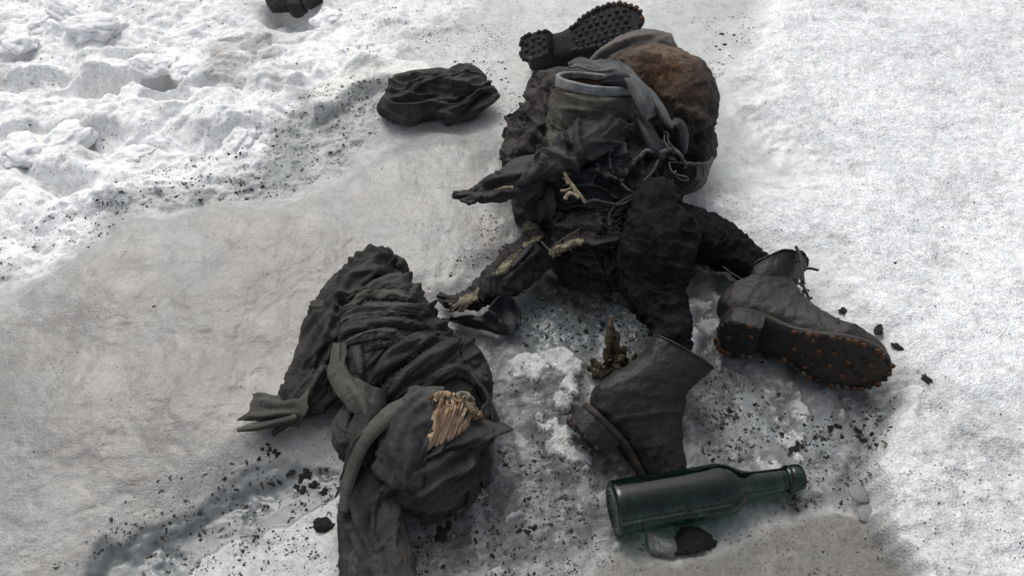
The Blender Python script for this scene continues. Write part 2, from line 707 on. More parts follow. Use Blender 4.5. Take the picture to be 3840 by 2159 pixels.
R_slab = region([(-900, 1120), (0, 1040), (200, 960), (330, 860), (380, 800), (560, 745), (760, 770), (1000, 740), (1150, 690), (1330, 560), (1420, 505), (1560, 470), (1800, 450), (1870, 480), (1885, 560), (1895, 640), (1925, 740), (1960, 830), (1930, 900), (1830, 1010), (1640, 1050), (1500, 1150), (1300, 1400), (1200, 1620), (1060, 1720), (960, 1760), (880, 1800), (780, 1850), (640, 1950), (560, 1960), (490, 2030), (380, 2010), (330, 2100), (200, 2200), (100, 2400), (-900, 2500)], .04, .010, .02)
R_slabc = region([(-900, 1180), (0, 1100), (300, 900), (420, 790), (760, 770), (1100, 740), (1400, 560), (1600, 480), (1830, 470), (1880, 600), (1950, 830), (1800, 1010), (1400, 1150), (1200, 1620), (960, 1780), (640, 1940), (300, 2120), (100, 2400), (-900, 2500)], .04, .05, .05)
R_slablt = region([(1450, 500), (1850, 460), (1900, 600), (1960, 830), (1850, 1000), (1600, 1030), (1450, 900), (1500, 700)], .03, .09, .06)
R_lipedge = region([(60, 2400), (300, 2000), (600, 1850), (900, 1690), (1100, 1640), (1350, 1700), (1300, 1900), (900, 2100), (500, 2400)], .03, .06, .03)
R_slabdark = region([(150, 1150), (500, 850), (1100, 760), (1350, 800), (1300, 1150), (1000, 1500), (500, 1800), (-300, 1800), (-300, 1350)], .04, .14, .06)
R_lumps = region([(-900, -300), (600, -300), (900, 0), (1000, 100), (1300, 60), (1500, 160), (1400, 240), (1150, 330), (1000, 480), (980, 600), (700, 690), (380, 780), (250, 900), (0, 1000), (-900, 1100)], .04, .05, .05)
R_lumps2 = region([(1000, -200), (1800, -200), (1750, 60), (1450, 100), (1250, 150), (1100, 60)], .03, .04, .05)
R_lip = region([(1180, 300), (1350, 215), (1480, 205), (1600, 225), (1660, 260), (1560, 290), (1420, 290), (1300, 350), (1150, 420)], .04, .015, .02)
R_slush = region([(350, 760), (560, 690), (900, 620), (1020, 470), (1200, 330), (1430, 290), (1430, 480), (1300, 600), (1150, 690), (1000, 745), (760, 770), (560, 745), (380, 800)], .02, .04, .06)
R_grey1 = region([(780, 130), (1000, 60), (1060, 130), (1000, 240), (880, 320), (760, 330)], .03, .04, .06)
R_right = region([(2930, -300), (2900, 0), (2830, 150), (2790, 240), (2880, 320), (2830, 400), (2900, 520), (3000, 620), (2750, 720), (2680, 790), (2900, 900), (3100, 1000), (3250, 1200), (3420, 1420), (3560, 1520), (5000, 1700), (5000, -400)], .02, .07, .06)
R_rtop = region([(2930, -300), (2900, 0), (2830, 150), (2790, 240), (2830, 330), (2900, 700), (5000, 700), (5000, -300)], .02, .012, .04) * region([(2500, -600), (2500, 180), (2900, 230), (3300, 200), (6000, 200), (6000, -600)], .02, .16, .03)
R_ice = region([(2380, 60), (2600, -100), (2930, -200), (2900, 0), (2800, 170), (2740, 300), (2860, 420), (3000, 560), (2960, 680), (2760, 720), (2640, 720), (2600, 500), (2500, 200)], .0, .03, .05)
R_icemid = region([(2760, 480), (2920, 490), (2990, 560), (3000, 640), (2800, 690), (2700, 640)], .0, .04, .03)
R_mound = region([(3405, 1440), (3440, 1450), (3560, 1530), (3900, 1650), (5000, 1700), (5000, 2600), (3500, 2400), (3440, 2150), (3310, 1950), (3300, 1720), (3360, 1600)], .06, .018, .03)
R_tan = region([(2150, 2300), (2200, 2140), (2290, 2040), (2420, 2060), (2540, 2110), (2700, 2050), (2880, 1960), (3000, 1915), (3160, 1895), (3280, 1930), (3330, 2050), (3430, 2159), (3500, 2400)], .02, .010, .02)
R_chan = region([(250, 2300), (350, 2050), (400, 2020), (480, 2040), (560, 1970), (700, 1930), (880, 1810), (960, 1770), (1060, 1730), (1280, 1740), (1300, 1830), (1160, 1890), (1030, 1960), (960, 2060), (860, 2040), (760, 2090), (640, 2200), (600, 2300)], .0, .005, .035)
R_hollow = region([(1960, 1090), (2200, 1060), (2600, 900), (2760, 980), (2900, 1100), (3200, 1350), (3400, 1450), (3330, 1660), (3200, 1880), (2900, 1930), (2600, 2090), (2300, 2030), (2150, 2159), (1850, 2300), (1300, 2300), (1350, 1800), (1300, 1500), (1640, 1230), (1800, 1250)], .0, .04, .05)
R_blue = region([(1940, 1090), (2350, 1050), (2480, 1200), (2330, 1300), (2080, 1330), (1960, 1290), (1880, 1200)], .0, .03, .03)
R_ridge = region([(1960, 1290), (2040, 1330), (2130, 1250), (2210, 1330), (2190, 1440), (2150, 1490), (2140, 1560), (2180, 1650), (2240, 1740), (2120, 1750), (2040, 1660), (1990, 1560), (1960, 1430)], .03, .02, .03)
R_frag = region([(2560, 1130), (2615, 1115), (2600, 1190), (2640, 1240), (2600, 1330), (2560, 1260)], .03, .012, .01)
R_pale = region([(2700, 1450), (3000, 1500), (3250, 1560), (3150, 1720), (2850, 1700), (2700, 1600)], .0, .05, .05)

fb = lambda f, o, s, g=.5: fbm2(xn, yn, f, o, s, g)
bill = lambda f, o, s: (lambda v: np.abs(v))(fbm2(xn, yn, f, o, s))
z = np.zeros(len(xn))
z += .018 * fb(1.6, 3, 1) + .006 * fb(6, 4, 5)
z += .020 * R_slabc * (1 - .85 * R_lipedge) + .004 * R_slab * R_lipedge + .004 * R_slab + .005 * R_slabc * fb(4, 3, 31)
z -= .004 * R_chan + .008 * R_blue
z += R_right * .014 * fb(4.5, 3, 66) + .026 * R_right + .012 * R_rtop
z += .072 * R_mound * (1 + .35 * fb(9, 4, 65)) + .016 * R_tan
z += .013 * R_ridge * (1 + .9 * fb(26, 4, 12)) + .03 * R_frag
z += .03 * R_lip
# broken crust: milky plates on the clear wet ice
cn_ = fb(11, 5, 91, .6) + .5 * fb(30, 4, 92, .6)
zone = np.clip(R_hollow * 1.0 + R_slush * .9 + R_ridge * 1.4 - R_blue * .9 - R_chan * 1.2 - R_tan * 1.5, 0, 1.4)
thr = .31 - .46 * R_ridge - .14 * R_slush - .04 * R_pale
crust = zone * sstep(0, .045, cn_ - thr)
z += .004 * np.clip(crust, 0, 1)
lump = np.maximum(R_lumps, R_lumps2 * .6)
qx, qy = xn + WOB[:, 0] * .05, yn + WOB[:, 1] * .05
b1 = np.abs(fbm2(qx, qy * 1.2, 6, 2, 41))
b2 = np.abs(fbm2(qx, qy, 15, 2, 43))
b3 = np.abs(fbm2(qx, qy, 42, 3, 45))
z += lump * (.005 + .042 * b1 + .018 * b2 + .010 * b3 + .035 * fb(3.2, 2, 44))
z += np.maximum(R_slush, R_hollow * .55) * (.009 * fb(24, 5, 51, .6) + .004 * fb(70, 3, 52))
z += (R_right + R_mound) * (.0045 * fb(38, 5, 61, .7))
z += R_slab * (.0007 * fb(120, 3, 62) + .0006 * fb(40, 3, 63) + .003 * fb(7, 3, 67))
z += .0016 * fb(80, 4, 64, .6) * (1 - R_chan * .7) * (1 - R_ice * .8) * (1 - R_slab * .6)


pits = sstep(.16, .34, fb(17, 4, 97, .6)) * np.clip(R_hollow + R_chan + .22 * R_slab + R_slush + .3 * R_right, 0, 1)
z -= .0035 * pits
milky = sstep(.10, .17, fb(26, 5, 98, .65)) * np.clip(R_hollow + .5 * R_chan + .35 * R_tan - .6 * R_blue, 0, 1)
z += .0012 * milky


def pit(px, py, zz, rx, ry, dep, ang=0):
    P = at(px, py, zz)
    dx, dy = xn - P[0] + WOB[:, 0] * .02, yn - P[1] + WOB[:, 1] * .02
    c_, s_ = math.cos(ang), math.sin(ang)
    u, v = (dx * c_ + dy * s_) / rx, (-dx * s_ + dy * c_) / ry
    return -dep * np.exp(-(u * u + v * v) ** 2.4)


for a in [(600, 262, .04, .050, .034, .12), (615, 328, .04, .05, .02, .06), (395, 275, .04, .06, .042, .075, .5), (270, 300, .04, .05, .02, .02), (355, 470, .04, .05, .04, .03), (400, 545, .03, .05, .03, .03, .4),
          (240, 660, .03, .05, .03, .03), (130, 260, .04, .08, .03, .03, .2), (480, 170, .04, .06, .02, .025), (800, 300, .04, .06, .02, .02), (60, 470, .03, .08, .02, .02, .3),
          (1090, 40, .02, .09, .045, .05, -.4), (1080, 250, .03, .05, .02, .015)]:
    z += pit(*a)
ZZ = np.zeros_like(XX)
ZZ[NEAR] = z
FAR = ~NEAR
ZZ[FAR] = .02 * fbm2(XX[FAR], YY[FAR], 1.6, 3, 1) + .03 + .10 * fbm2(XX[FAR], YY[FAR], .25, 4, 71)
edge = sstep(1.32, 1.5, np.abs(xn))
ZZ[NEAR] = z * (1 - edge * .3)


def gz(x, y):
    i = int(np.clip(np.searchsorted(GX, x), 1, len(GX) - 1))
    j = int(np.clip(np.searchsorted(GY, y), 1, len(GY) - 1))
    return float(ZZ[i, j])


def ground_at(px, py):
    """the place on the ice seen at a photo pixel"""
    zz = 0.
    for _ in range(6):
        P = at(px, py, zz)
        zz = .5 * zz + .5 * gz(P[0], P[1])
    P = at(px, py, zz)
    return np.array([P[0], P[1], gz(P[0], P[1])])


# what the surface is made of: clean snow, dirty granular ice, clear wet ice
def mixc(c, m, k):
    return c * (1 - m[:, None]) + np.array(k)[None] * m[:, None]


v1, v2, v3 = fb(5, 5, 81), fb(16, 5, 82, .6), fb(48, 4, 83, .6)
C = np.tile(np.array([.60, .61, .60]), (len(xn), 1)) * (1 + .18 * v1 + .10 * v2)[:, None]
C = mixc(C, R_ice * .9, (.47, .49, .48))
C = mixc(C, R_icemid * .8, (.56, .59, .58))
C = mixc(C, R_right, (.84, .86, .88))
C = mixc(C, R_rtop * .8, (.86, .88, .90))
C = mixc(C, np.clip(R_right * (v1 * 1.0 + v2 * .5 - .15), 0, .35), (.66, .67, .67))
C = mixc(C, R_right * sstep(.04, .20, v1 * .6 + v2 * .7) * .35, (.60, .625, .635))
C = mixc(C, R_right * sstep(.10, .22, v3 * .8 - v2 * .3) * .3, (.97, .975, .98))
C = mixc(C, lump, (.90, .91, .92))
C = mixc(C, np.clip(R_lumps * (v1 * 1.6 + v2 * .9 - .15), 0, .75), (.56, .55, .52))
C = mixc(C, R_grey1 * np.clip(.6 + v2, 0, 1), (.45, .45, .44))
C = mixc(C, np.clip(R_slush * (.8 + v2 * 1.2), 0, 1), (.31, .33, .33))
C = mixc(C, np.clip(R_slush * (v1 * 2 - .1), 0, .6), (.62, .62, .58))
C = mixc(C, R_lip, (.80, .80, .77))
C = mixc(C, R_slabc * np.clip(.88 + .5 * v2, 0, 1), (.31, .304, .291))
C = mixc(C, R_slablt * np.clip(.8 + v2, 0, 1), (.34, .34, .332))
C = mixc(C, np.clip(R_slabdark * (.75 + .5 * v1), 0, 1), (.20, .194, .185))
C = mixc(C, np.clip(R_slabc * (v2 * .9 + v1 * .6 - .2), 0, .5), (.44, .433, .412))
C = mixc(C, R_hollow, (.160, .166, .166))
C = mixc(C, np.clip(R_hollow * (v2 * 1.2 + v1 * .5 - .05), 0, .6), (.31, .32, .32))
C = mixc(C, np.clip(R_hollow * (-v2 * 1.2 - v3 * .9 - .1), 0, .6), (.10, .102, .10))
C = mixc(C, R_pale * np.clip(.7 + v2 * 1.2, 0, 1), (.28, .305, .315))
C = mixc(C, R_blue, (.16, .185, .195))
C = mixc(C, R_chan, (.165, .183, .19))

C = mixc(C, np.clip(crust * (.62 + .6 * v3), 0, .9), (.60, .605, .60))
C = mixc(C, R_frag, (.78, .79, .80))
C = mixc(C, milky * .42, (.44, .45, .445))
C = mixc(C, pits * R_hollow * .45, (.085, .09, .088))
R_dirt = region([(1960, 1010), (2060, 980), (2340, 1040), (2360, 1120), (2280, 1160), (2120, 1150), (1990, 1120)], .0, .03, .05)
R_dirt2 = region([(2110, 1560), (2170, 1540), (2260, 1690), (2330, 1690), (2360, 1790), (2270, 1760), (2180, 1690)], .0, .02, .05)
C = mixc(C, np.clip(R_dirt * (.75 + v3 * 1.5), 0, 1), (.060, .054, .047))
C = mixc(C, np.clip(R_dirt2 * (.5 + v3 * 2), 0, 1), (.060, .056, .050))
C = mixc(C, R_tan, (.20, .195, .182))
C = mixc(C, np.clip(R_tan * (v2 * 1.3 - .2), 0, .5), (.36, .35, .33))
C = mixc(C, R_mound, (.68, .685, .69))
C = mixc(C, np.clip(R_mound * (v1 * 1.2), 0, .5), (.5, .5, .5))
C = mixc(C, R_slabc * sstep(-.02, .22, fb(3.1, 4, 96)) * .55, (.25, .262, .26))
C = mixc(C, R_slabc * sstep(.05, .3, fb(2.4, 4, 99)) * .5, (.36, .356, .345))
R_band = region([(250, 950), (420, 800), (760, 775), (1100, 745), (1400, 560), (1560, 480), (1850, 460), (1800, 560), (1450, 650), (1200, 800), (700, 880), (300, 1080), (-300, 1300), (-300, 1150)], .03, .04, .06)
C = mixc(C, R_band * np.clip(.55 + v2, 0, .8), (.35, .35, .342))
C *= (1 + .09 * v3 + .10 * fb(2.2, 3, 95))[:, None]
wet = np.clip(.12 + .5 * R_slab - .4 * crust + .75 * R_chan + .6 * R_blue + .30 * R_hollow + .45 * R_ice + .3 * R_icemid + .15 * R_slush - .3 * lump - .1 * R_right - .4 * R_ridge - .3 * R_mound + .15 * v2, 0, 1)
grain = np.clip(.35 + .55 * R_right + .45 * R_mound + .0 * R_slab + .35 * R_ridge + .2 * R_slush - .3 * R_chan - .5 * R_icemid - .3 * R_ice + .1 * lump, 0, 1)
CA = np.empty(XX.shape + (4,))
CA[...] = (.68, .69, .70, 1)
tmp = np.ones((len(xn), 4))
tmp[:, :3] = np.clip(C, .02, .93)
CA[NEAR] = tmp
WA = np.full(XX.shape, .15)
WA[NEAR] = wet
GA = np.full(XX.shape, .5)
GA[NEAR] = grain


def ice_material():
    m, nt, b = new_mat('glacier_ice')
    L = nt.links.new
    tc = nt.nodes.new('ShaderNodeTexCoord')
    ca = nd(nt, 'ShaderNodeAttribute', attribute_name='soil')
    wa = nd(nt, 'ShaderNodeAttribute', attribute_name='wet')
    ga = nd(nt, 'ShaderNodeAttribute', attribute_name='grain')
    # grey grains and soot in the ice
    n1 = nd(nt, 'ShaderNodeTexNoise', Scale=130.0, Detail=4.0, Roughness=.7)
    n2 = nd(nt, 'ShaderNodeTexNoise', Scale=34.0, Detail=4.0, Roughness=.7, Distortion=.5)
    vo = nd(nt, 'ShaderNodeTexVoronoi', Scale=260.0)
    vo.feature = 'F1'
    for n in (n1, n2, vo):
        L(tc.outputs['Object'], n.inputs['Vector'])
    r1 = ramp(nt, [(.30, (.66, .66, .66)), (.5, (1, 1, 1)), (.75, (1.12, 1.12, 1.11))])
    L(n1.outputs['Fac'], r1.inputs['Fac'])
    mu = nd(nt, 'ShaderNodeMix', data_type='RGBA', blend_type='MULTIPLY')
    fm = nd(nt, 'ShaderNodeMapRange')
    L(wa.outputs['Fac'], fm.inputs['Value'])
    fm.inputs['To Min'].default_value = .75
    fm.inputs['To Max'].default_value = .22
    L(fm.outputs['Result'], mu.inputs['Factor'])
    L(ca.outputs['Color'], mu.inputs['A'])
    L(r1.outputs['Color'], mu.inputs['B'])
    r2 = ramp(nt, [(.33, (.80, .79, .78)), (.52, (1, 1, 1)), (.7, (1.05, 1.06, 1.07))])
    L(n2.outputs['Fac'], r2.inputs['Fac'])
    mu2 = nd(nt, 'ShaderNodeMix', data_type='RGBA', blend_type='MULTIPLY')
    mu2.inputs['Factor'].default_value = .9
    L(mu.outputs['Result'], mu2.inputs['A'])
    L(r2.outputs['Color'], mu2.inputs['B'])
    # single crystals differ in tone
    hv = nd(nt, 'ShaderNodeMapRange')
    L(vo.outputs['Color'], hv.inputs['Value'])
    hv.inputs['To Min'].default_value = .84
    hv.inputs['To Max'].default_value = 1.15
    mu3 = nd(nt, 'ShaderNodeMix', data_type='RGBA', blend_type='MULTIPLY')
    L(ga.outputs['Fac'], mu3.inputs['Factor'])
    L(mu2.outputs['Result'], mu3.inputs['A'])
    L(hv.outputs['Result'], mu3.inputs['B'])
    # soot specks too fine to model, thicker where the ice is dirty
    n5 = nd(nt, 'ShaderNodeTexNoise', Scale=240.0, Detail=2.0, Roughness=.65, Distortion=.5)
    n6 = nd(nt, 'ShaderNodeTexNoise', Scale=9.0, Detail=2.0, Roughness=.6)
    L(tc.outputs['Object'], n5.inputs['Vector'])
    L(tc.outputs['Object'], n6.inputs['Vector'])
    ad = nd(nt, 'ShaderNodeMath', operation='MULTIPLY_ADD')
    L(n6.outputs['Fac'], ad.inputs[0])
    ad.inputs[1].default_value = .38
    L(n5.outputs['Fac'], ad.inputs[2])
    r5 = ramp(nt, [(.885, (0, 0, 0)), (.92, (1, 1, 1))])
    L(ad.outputs[0], r5.inputs['Fac'])
    mx = nd(nt, 'ShaderNodeMix', data_type='RGBA')
    L(r5.outputs['Color'], mx.inputs['Factor'])
    L(mu3.outputs['Result'], mx.inputs['A'])
    mx.inputs['B'].default_value = (.07, .066, .06, 1)
    L(mx.outputs['Result'], b.inputs['Base Color'])
    # gloss
    mr = nd(nt, 'ShaderNodeMapRange')
    L(wa.outputs['Fac'], mr.inputs['Value'])
    mr.inputs['To Min'].default_value = .62
    mr.inputs['To Max'].default_value = .16
    nr = nd(nt, 'ShaderNodeMath', operation='MULTIPLY_ADD')
    L(n1.outputs['Fac'], nr.inputs[0])
    nr.inputs[1].default_value = .35
    L(mr.outputs['Result'], nr.inputs[2])
    sb = nd(nt, 'ShaderNodeMath', operation='SUBTRACT')
    L(nr.outputs[0], sb.inputs[0])
    sb.inputs[1].default_value = .14
    L(sb.outputs[0], b.inputs['Roughness'])
    b.inputs['Specular IOR Level'].default_value = .5
    b.inputs['IOR'].default_value = 1.31
    b.inputs['Subsurface Weight'].default_value = .35
    b.inputs['Subsurface Radius'].default_value = (.7, .9, 1.0)
    b.inputs['Subsurface Scale'].default_value = .012
    cm = nd(nt, 'ShaderNodeMath', operation='MULTIPLY')
    L(wa.outputs['Fac'], cm.inputs[0])
    cm.inputs[1].default_value = .62
    L(cm.outputs[0], b.inputs['Coat Weight'])
    b.inputs['Coat Roughness'].default_value = .10
    b.inputs['Coat IOR'].default_value = 1.36
    nc = nd(nt, 'ShaderNodeTexNoise', Scale=34.0, Detail=5.0, Roughness=.6)
    L(tc.outputs['Object'], nc.inputs['Vector'])
    bc = nd(nt, 'ShaderNodeBump', Distance=.003, Strength=.16)
    L(nc.outputs['Fac'], bc.inputs['Height'])
    L(bc.outputs['Normal'], b.inputs['Coat Normal'])
    # crystals
    bs = nd(nt, 'ShaderNodeMath', operation='MULTIPLY')
    L(ga.outputs['Fac'], bs.inputs[0])
    bs.inputs[1].default_value = .8
    bp = nd(nt, 'ShaderNodeBump', Distance=.003)
    L(bs.outputs[0], bp.inputs['Strength'])
    L(vo.outputs['Distance'], bp.inputs['Height'])
    bp.invert = True
    dr = nd(nt, 'ShaderNodeMapRange')
    L(wa.outputs['Fac'], dr.inputs['Value'])
    dr.inputs['To Min'].default_value = .6
    dr.inputs['To Max'].default_value = .10
    bp2 = nd(nt, 'ShaderNodeBump', Distance=.0035)
    L(dr.outputs['Result'], bp2.inputs['Strength'])
    L(n1.outputs['Fac'], bp2.inputs['Height'])
    L(bp.outputs['Normal'], bp2.inputs['Normal'])
    L(bp2.outputs['Normal'], b.inputs['Normal'])
    return m


M_ICE = ice_material()
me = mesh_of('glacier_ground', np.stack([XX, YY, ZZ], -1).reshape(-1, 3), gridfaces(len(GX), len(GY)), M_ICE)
if me.polygons[0].normal.z < 0:
    me.flip_normals()
at_ = me.attributes.new('soil', 'FLOAT_COLOR', 'POINT')
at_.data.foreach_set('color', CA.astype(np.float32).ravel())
at_ = me.attributes.new('wet', 'FLOAT', 'POINT')
at_.data.foreach_set('value', WA.astype(np.float32).ravel())
at_ = me.attributes.new('grain', 'FLOAT', 'POINT')
at_.data.foreach_set('value', GA.astype(np.float32).ravel())
ground = obj('glacier_ground', me)
tag(ground, 'old glacier ice with white snow, grey dirt and clear wet patches', 'ice', kind='structure')

# ------------------------------------------------------------------ materials of the found things
M_CLOTH = cloth_mat('charcoal_cloth', (.022, .0215, .0205), (.054, .052, .048), (.084, .080, .070), rough=.88, scale=11)
M_CAP = cloth_mat('warm_grey_cloth', (.030, .028, .0265), (.068, .064, .060), (.095, .089, .080), rough=.88, scale=12)
M_CLOTH2 = cloth_mat('faded_cloth', (.050, .049, .044), (.085, .083, .074), (.115, .112, .10), rough=.9, scale=12)
M_COAT = cloth_mat('black_oilcloth', (.011, .0115, .0145), (.031, .032, .037), (.050, .050, .053), rough=.6, scale=10, weave=0, spec=.3, bump=.35)
M_COATB = cloth_mat('brown_black_cloth', (.014, .0125, .0115), (.042, .037, .034), (.066, .060, .053), rough=.7, scale=13, weave=0)
M_LAPEL = cloth_mat('grey_black_cloth', (.022, .022, .024), (.052, .0525, .055), (.078, .077, .076), rough=.72, scale=12, weave=0, spec=.3, bump=.35)
M_LEATH = cloth_mat('old_leather', (.009, .0085, .0092), (.023, .021, .0215), (.038, .031, .028), rough=.52, scale=16, weave=0, bump=.4, spec=.4, sheen=0, grit=.3, b2=.9)
M_SOLE = cloth_mat('black_sole_leather', (.012, .0105, .0095), (.034, .026, .020), (.080, .048, .028), rough=.6, scale=30, weave=0, spec=.35, sheen=0)
M_MUDSOLE = cloth_mat('muddy_sole', (.013, .0135, .016), (.030, .030, .033), (.048, .044, .038), rough=.75, scale=26, weave=0, spec=.3, sheen=0, bump=.6)
M_KNIT = cloth_mat('black_wool', (.007, .007, .0085), (.018, .017, .020), (.032, .028, .026), rough=.95, scale=30, weave=420., bump=1.0, sheen=0, spec=.1, grit=.6)
M_NAILD = plain_mat('blackened_iron', (.014, .014, .016), (.035, .033, .033), .6, 180, .4)
M_NAILR = plain_mat('rusty_iron', (.038, .020, .012), (.120, .056, .030), .7, 220, .3)
M_NAILB = plain_mat('brown_iron', (.035, .026, .019), (.10, .075, .05), .6, 200, .4)
M_CORD = plain_mat('dark_cord', (.020, .020, .022), (.060, .058, .056), .8, 300, .3)
M_CORDL = plain_mat('grey_cord', (.06, .06, .058), (.13, .128, .12), .8, 300, .3)
M_STRAW = plain_mat('straw', (.16, .13, .08), (.42, .36, .25), .8, 120, .2)
M_LINING = plain_mat('rotten_lining', (.045, .038, .029), (.25, .22, .155), .9, 90, .15, .9)
M_MUD = plain_mat('dark_mud', (.012, .0115, .011), (.036, .032, .028), .8, 160, .3, .8)


def rotm(w):
    w = np.array(w, float)
    th = np.linalg.norm(w) + 1e-12
    k = w / th
    K = np.array([[0, -k[2], k[1]], [k[2], 0, -k[0]], [-k[1], k[0], 0]])
    return np.eye(3) + math.sin(th) * K + (1 - math.cos(th)) * K @ K


def dome(name, r, h, mat):
    V, F_ = [], []
    for i, (k, zz) in enumerate(((1, 0), (.93, .45), (.62, .85))):
        for j in range(8):
            a = 2 * math.pi * j / 8
            V.append((r * k * math.cos(a), r * k * math.sin(a), h * zz))
    V.append((0, 0, h))
    for i in range(2):
        for j in range(8):
            F_.append([i * 8 + j, i * 8 + (j + 1) % 8, (i + 1) * 8 + (j + 1) % 8, (i + 1) * 8 + j])
    for j in range(8):
        F_.append([16 + j, 16 + (j + 1) % 8, 24])
    return mesh_of(name, V, F_, mat)


NAIL = {k: dome('hobnail', .0046, .0030, m) for k, m in (('d', M_MUDSOLE), ('r', M_NAILR), ('b', M_NAILB))}
SX = np.array([0, .006, .018, .04, .07, .10, .13, .165, .20, .235, .262, .282, .292, .2965])
SW = np.array([.010, .022, .031, .035, .0335, .030, .0325, .041, .0475, .0465, .040, .027, .014, .004])
ZX = np.array([0, .07, .10, .13, .165, .20, .24, .27, .2965])
ZB = np.array([.030, .030, .026, .016, .006, .002, .002, .006, .013])
BOOT_RINGS = [  # top point (x, z), bottom point (x, z), half width
    (.288, .026, .290, .018, .010), (.281, .040, .284, .014, .026), (.266, .052, .268, .013, .038), (.240, .066, .240, .011, .0455), (.205, .077, .205, .010, .0475),
    (.172, .098, .165, .014, .045), (.150, .120, .115, .028, .042), (.134, .140, .065, .037, .039), (.124, .156, .016, .038, .038), (.118, .168, -.011, .062, .037),
    (.116, .178, -.006, .094, .035), (.119, .188, .020, .114, .034), (.124, .203, .032, .130, .036), (.131, .224, .028, .150, .039)]


def boot(name, label, w, t, sc_, nails, mats, seed=1, rust=.4, group=None, nail_k=1.0, edge_step=.0135, wrk=1.0, rings=None, lean=0.):
    Rm, t, sc_ = rotm(w), np.array(t), np.array(sc_)
    W = lambda P: (np.asarray(P, float) * sc_) @ Rm.T + t
    ML, MS = mats
    root = thing(name, label, 'boot', W([[.12, 0, .06]])[0], group)
    rnd = random.Random(seed)
    # upper
    A = np.array(rings or BOOT_RINGS)
    nu, nv = 84, 60
    Q = catmull(A, nu)
    T3 = np.stack([Q[:, 0], 0 * Q[:, 0], Q[:, 1]], 1)
    B3 = np.stack([Q[:, 2], 0 * Q[:, 0], Q[:, 3]], 1)
    th = np.linspace(0, 2 * np.pi, nv, endpoint=False)
    cc, aa = (T3 + B3) / 2, (T3 - B3) / 2
    fl = np.where(np.cos(th) < 0, np.abs(np.sin(th)) ** .72, np.abs(np.sin(th)) ** .95) * np.sign(np.sin(th))
    G = cc[:, None] + aa[:, None] * np.cos(th)[None, :, None] + np.array([0, 1., 0]) * (Q[:, 4][:, None] * fl[None, :])[..., None]
    sh = lean * np.clip(Q[:, 1] - .12, 0, None) ** 1.5 * 3
    G[..., 1] += sh[:, None]
    cc[:, 1] += sh
    Gw = W(G.reshape(-1, 3)).reshape(nu, nv, 3)
    N = unit(Gw - W(cc)[:, None])
    s_ = np.linspace(0, .42, nu)[:, None] + 0 * th[None]
    UV = np.stack([s_, np.broadcast_to(th * .04, s_.shape)], -1)
    bend = np.exp(-((np.linspace(0, 1, nu) - .60) / .17) ** 2)[:, None]
    Wk = wrinkles(Gw, N, UV, [(.006 * wrk, .030, 75, 3.5, seed), (.003 * wrk, .014, 60, 3, seed + 4)]) - Gw
    Gw = Gw + Wk * (.25 + bend)[..., None] + N * (fbm3(Gw, 30, 4, seed, .6) * .0045 - np.clip(.14 - np.abs(fbm3(Gw, 48, 2, seed + 9)), 0, 1) * .014)[..., None]
    V = Gw.reshape(-1, 3)
    F_ = gridfaces(nu, nv, True)
    last = Gw[-1]
    axis_ = unit(Gw[-1].mean(0) - Gw[-6].mean(0))
    c0 = last.mean(0)
    rings = [c0 + (last - c0) * .93 + axis_ * .001, c0 + (last - c0) * .90 - axis_ * .012, c0 + (last - c0) * .86 - axis_ * .045]
    V = np.concatenate([V] + rings + [[c0 - axis_ * .05], Gw[0].mean(0)[None]])
    F_ = np.concatenate([F_, (nu - 1) * nv + gridfaces(4, nv, True)]).tolist()
    b0 = (nu + 2) * nv
    F_ += [[b0 + j, b0 + (j + 1) % nv, b0 + nv] for j in range(nv)]
    F_ += [[(j + 1) % nv, j, b0 + nv + 1] for j in range(nv)]
    SURF[name] = (Gw.reshape(-1, 3), N.reshape(-1, 3))
    up = part('upper', V, F_, ML, root, np.concatenate([UV.reshape(-1, 2), np.zeros((3 * nv + 2, 2))]))
    # toe-cap seam and collar edge
    for k, lo, hi, r in ((int(nu * .31), -1.75, 1.75, .0016), (nu - 1, -3.2, 3.2, .0018)):
        m = [j for j in range(nv) if lo <= (th[j] if th[j] <= np.pi else th[j] - 2 * np.pi) <= hi]
        m.sort(key=lambda j: th[j] if th[j] <= np.pi else th[j] - 2 * np.pi)
        Pn = Gw[k][m] + N[k][m] * .0005
        cv, cf = cord_mesh(Pn, r, 6)
        part('toe_cap_seam' if k < nu - 1 else 'collar_edge', cv, cf, ML, up)
    # sole
    xs = np.unique(np.concatenate([np.linspace(0, .27, 46), np.linspace(.27, .2965, 14)]))
    hw = np.interp(xs, SX, SW)
    hw[1:-1] = (hw[:-2] + 2 * hw[1:-1] + hw[2:]) / 4
    off = -.006 * np.exp(-((xs - .24) / .09) ** 2)
    zb = np.interp(xs, ZX, ZB)
    zb = np.convolve(np.pad(zb, 2, 'edge'), [.1, .2, .4, .2, .1], 'valid')
    prof = np.array([(-1, 1), (-1.03, .6), (-1.03, .35), (-.98, 0), (-.5, -.03), (0, -.05), (.5, -.03), (.98, 0), (1.03, .35), (1.03, .6), (1, 1)])
    S = np.stack([np.broadcast_to(xs[:, None], (len(xs), len(prof))), off[:, None] + hw[:, None] * prof[:, 0][None], zb[:, None] + .011 * prof[:, 1][None]], -1)
    S = S + (fbm3(S, 60, 3, seed + 2) * .0012)[..., None] * np.array([.3, .6, 1.])
    k = len(prof)
    V = W(S.reshape(-1, 3))
    F_ = [f[::-1] for f in gridfaces(len(xs), k, True).tolist()]
    F_ += [list(range(k)), list(range((len(xs) - 1) * k, len(xs) * k))[::-1]]
    sole = part('sole', V, F_, MS, root)
    # heel block
    hx = np.concatenate([np.linspace(.0, .02, 8), np.linspace(.03, .072, 6)])
    hh = np.interp(hx, SX, SW)
    lay = np.array([[0, .93], [.003, .97], [.012, 1.0], [.030, 1.02]])
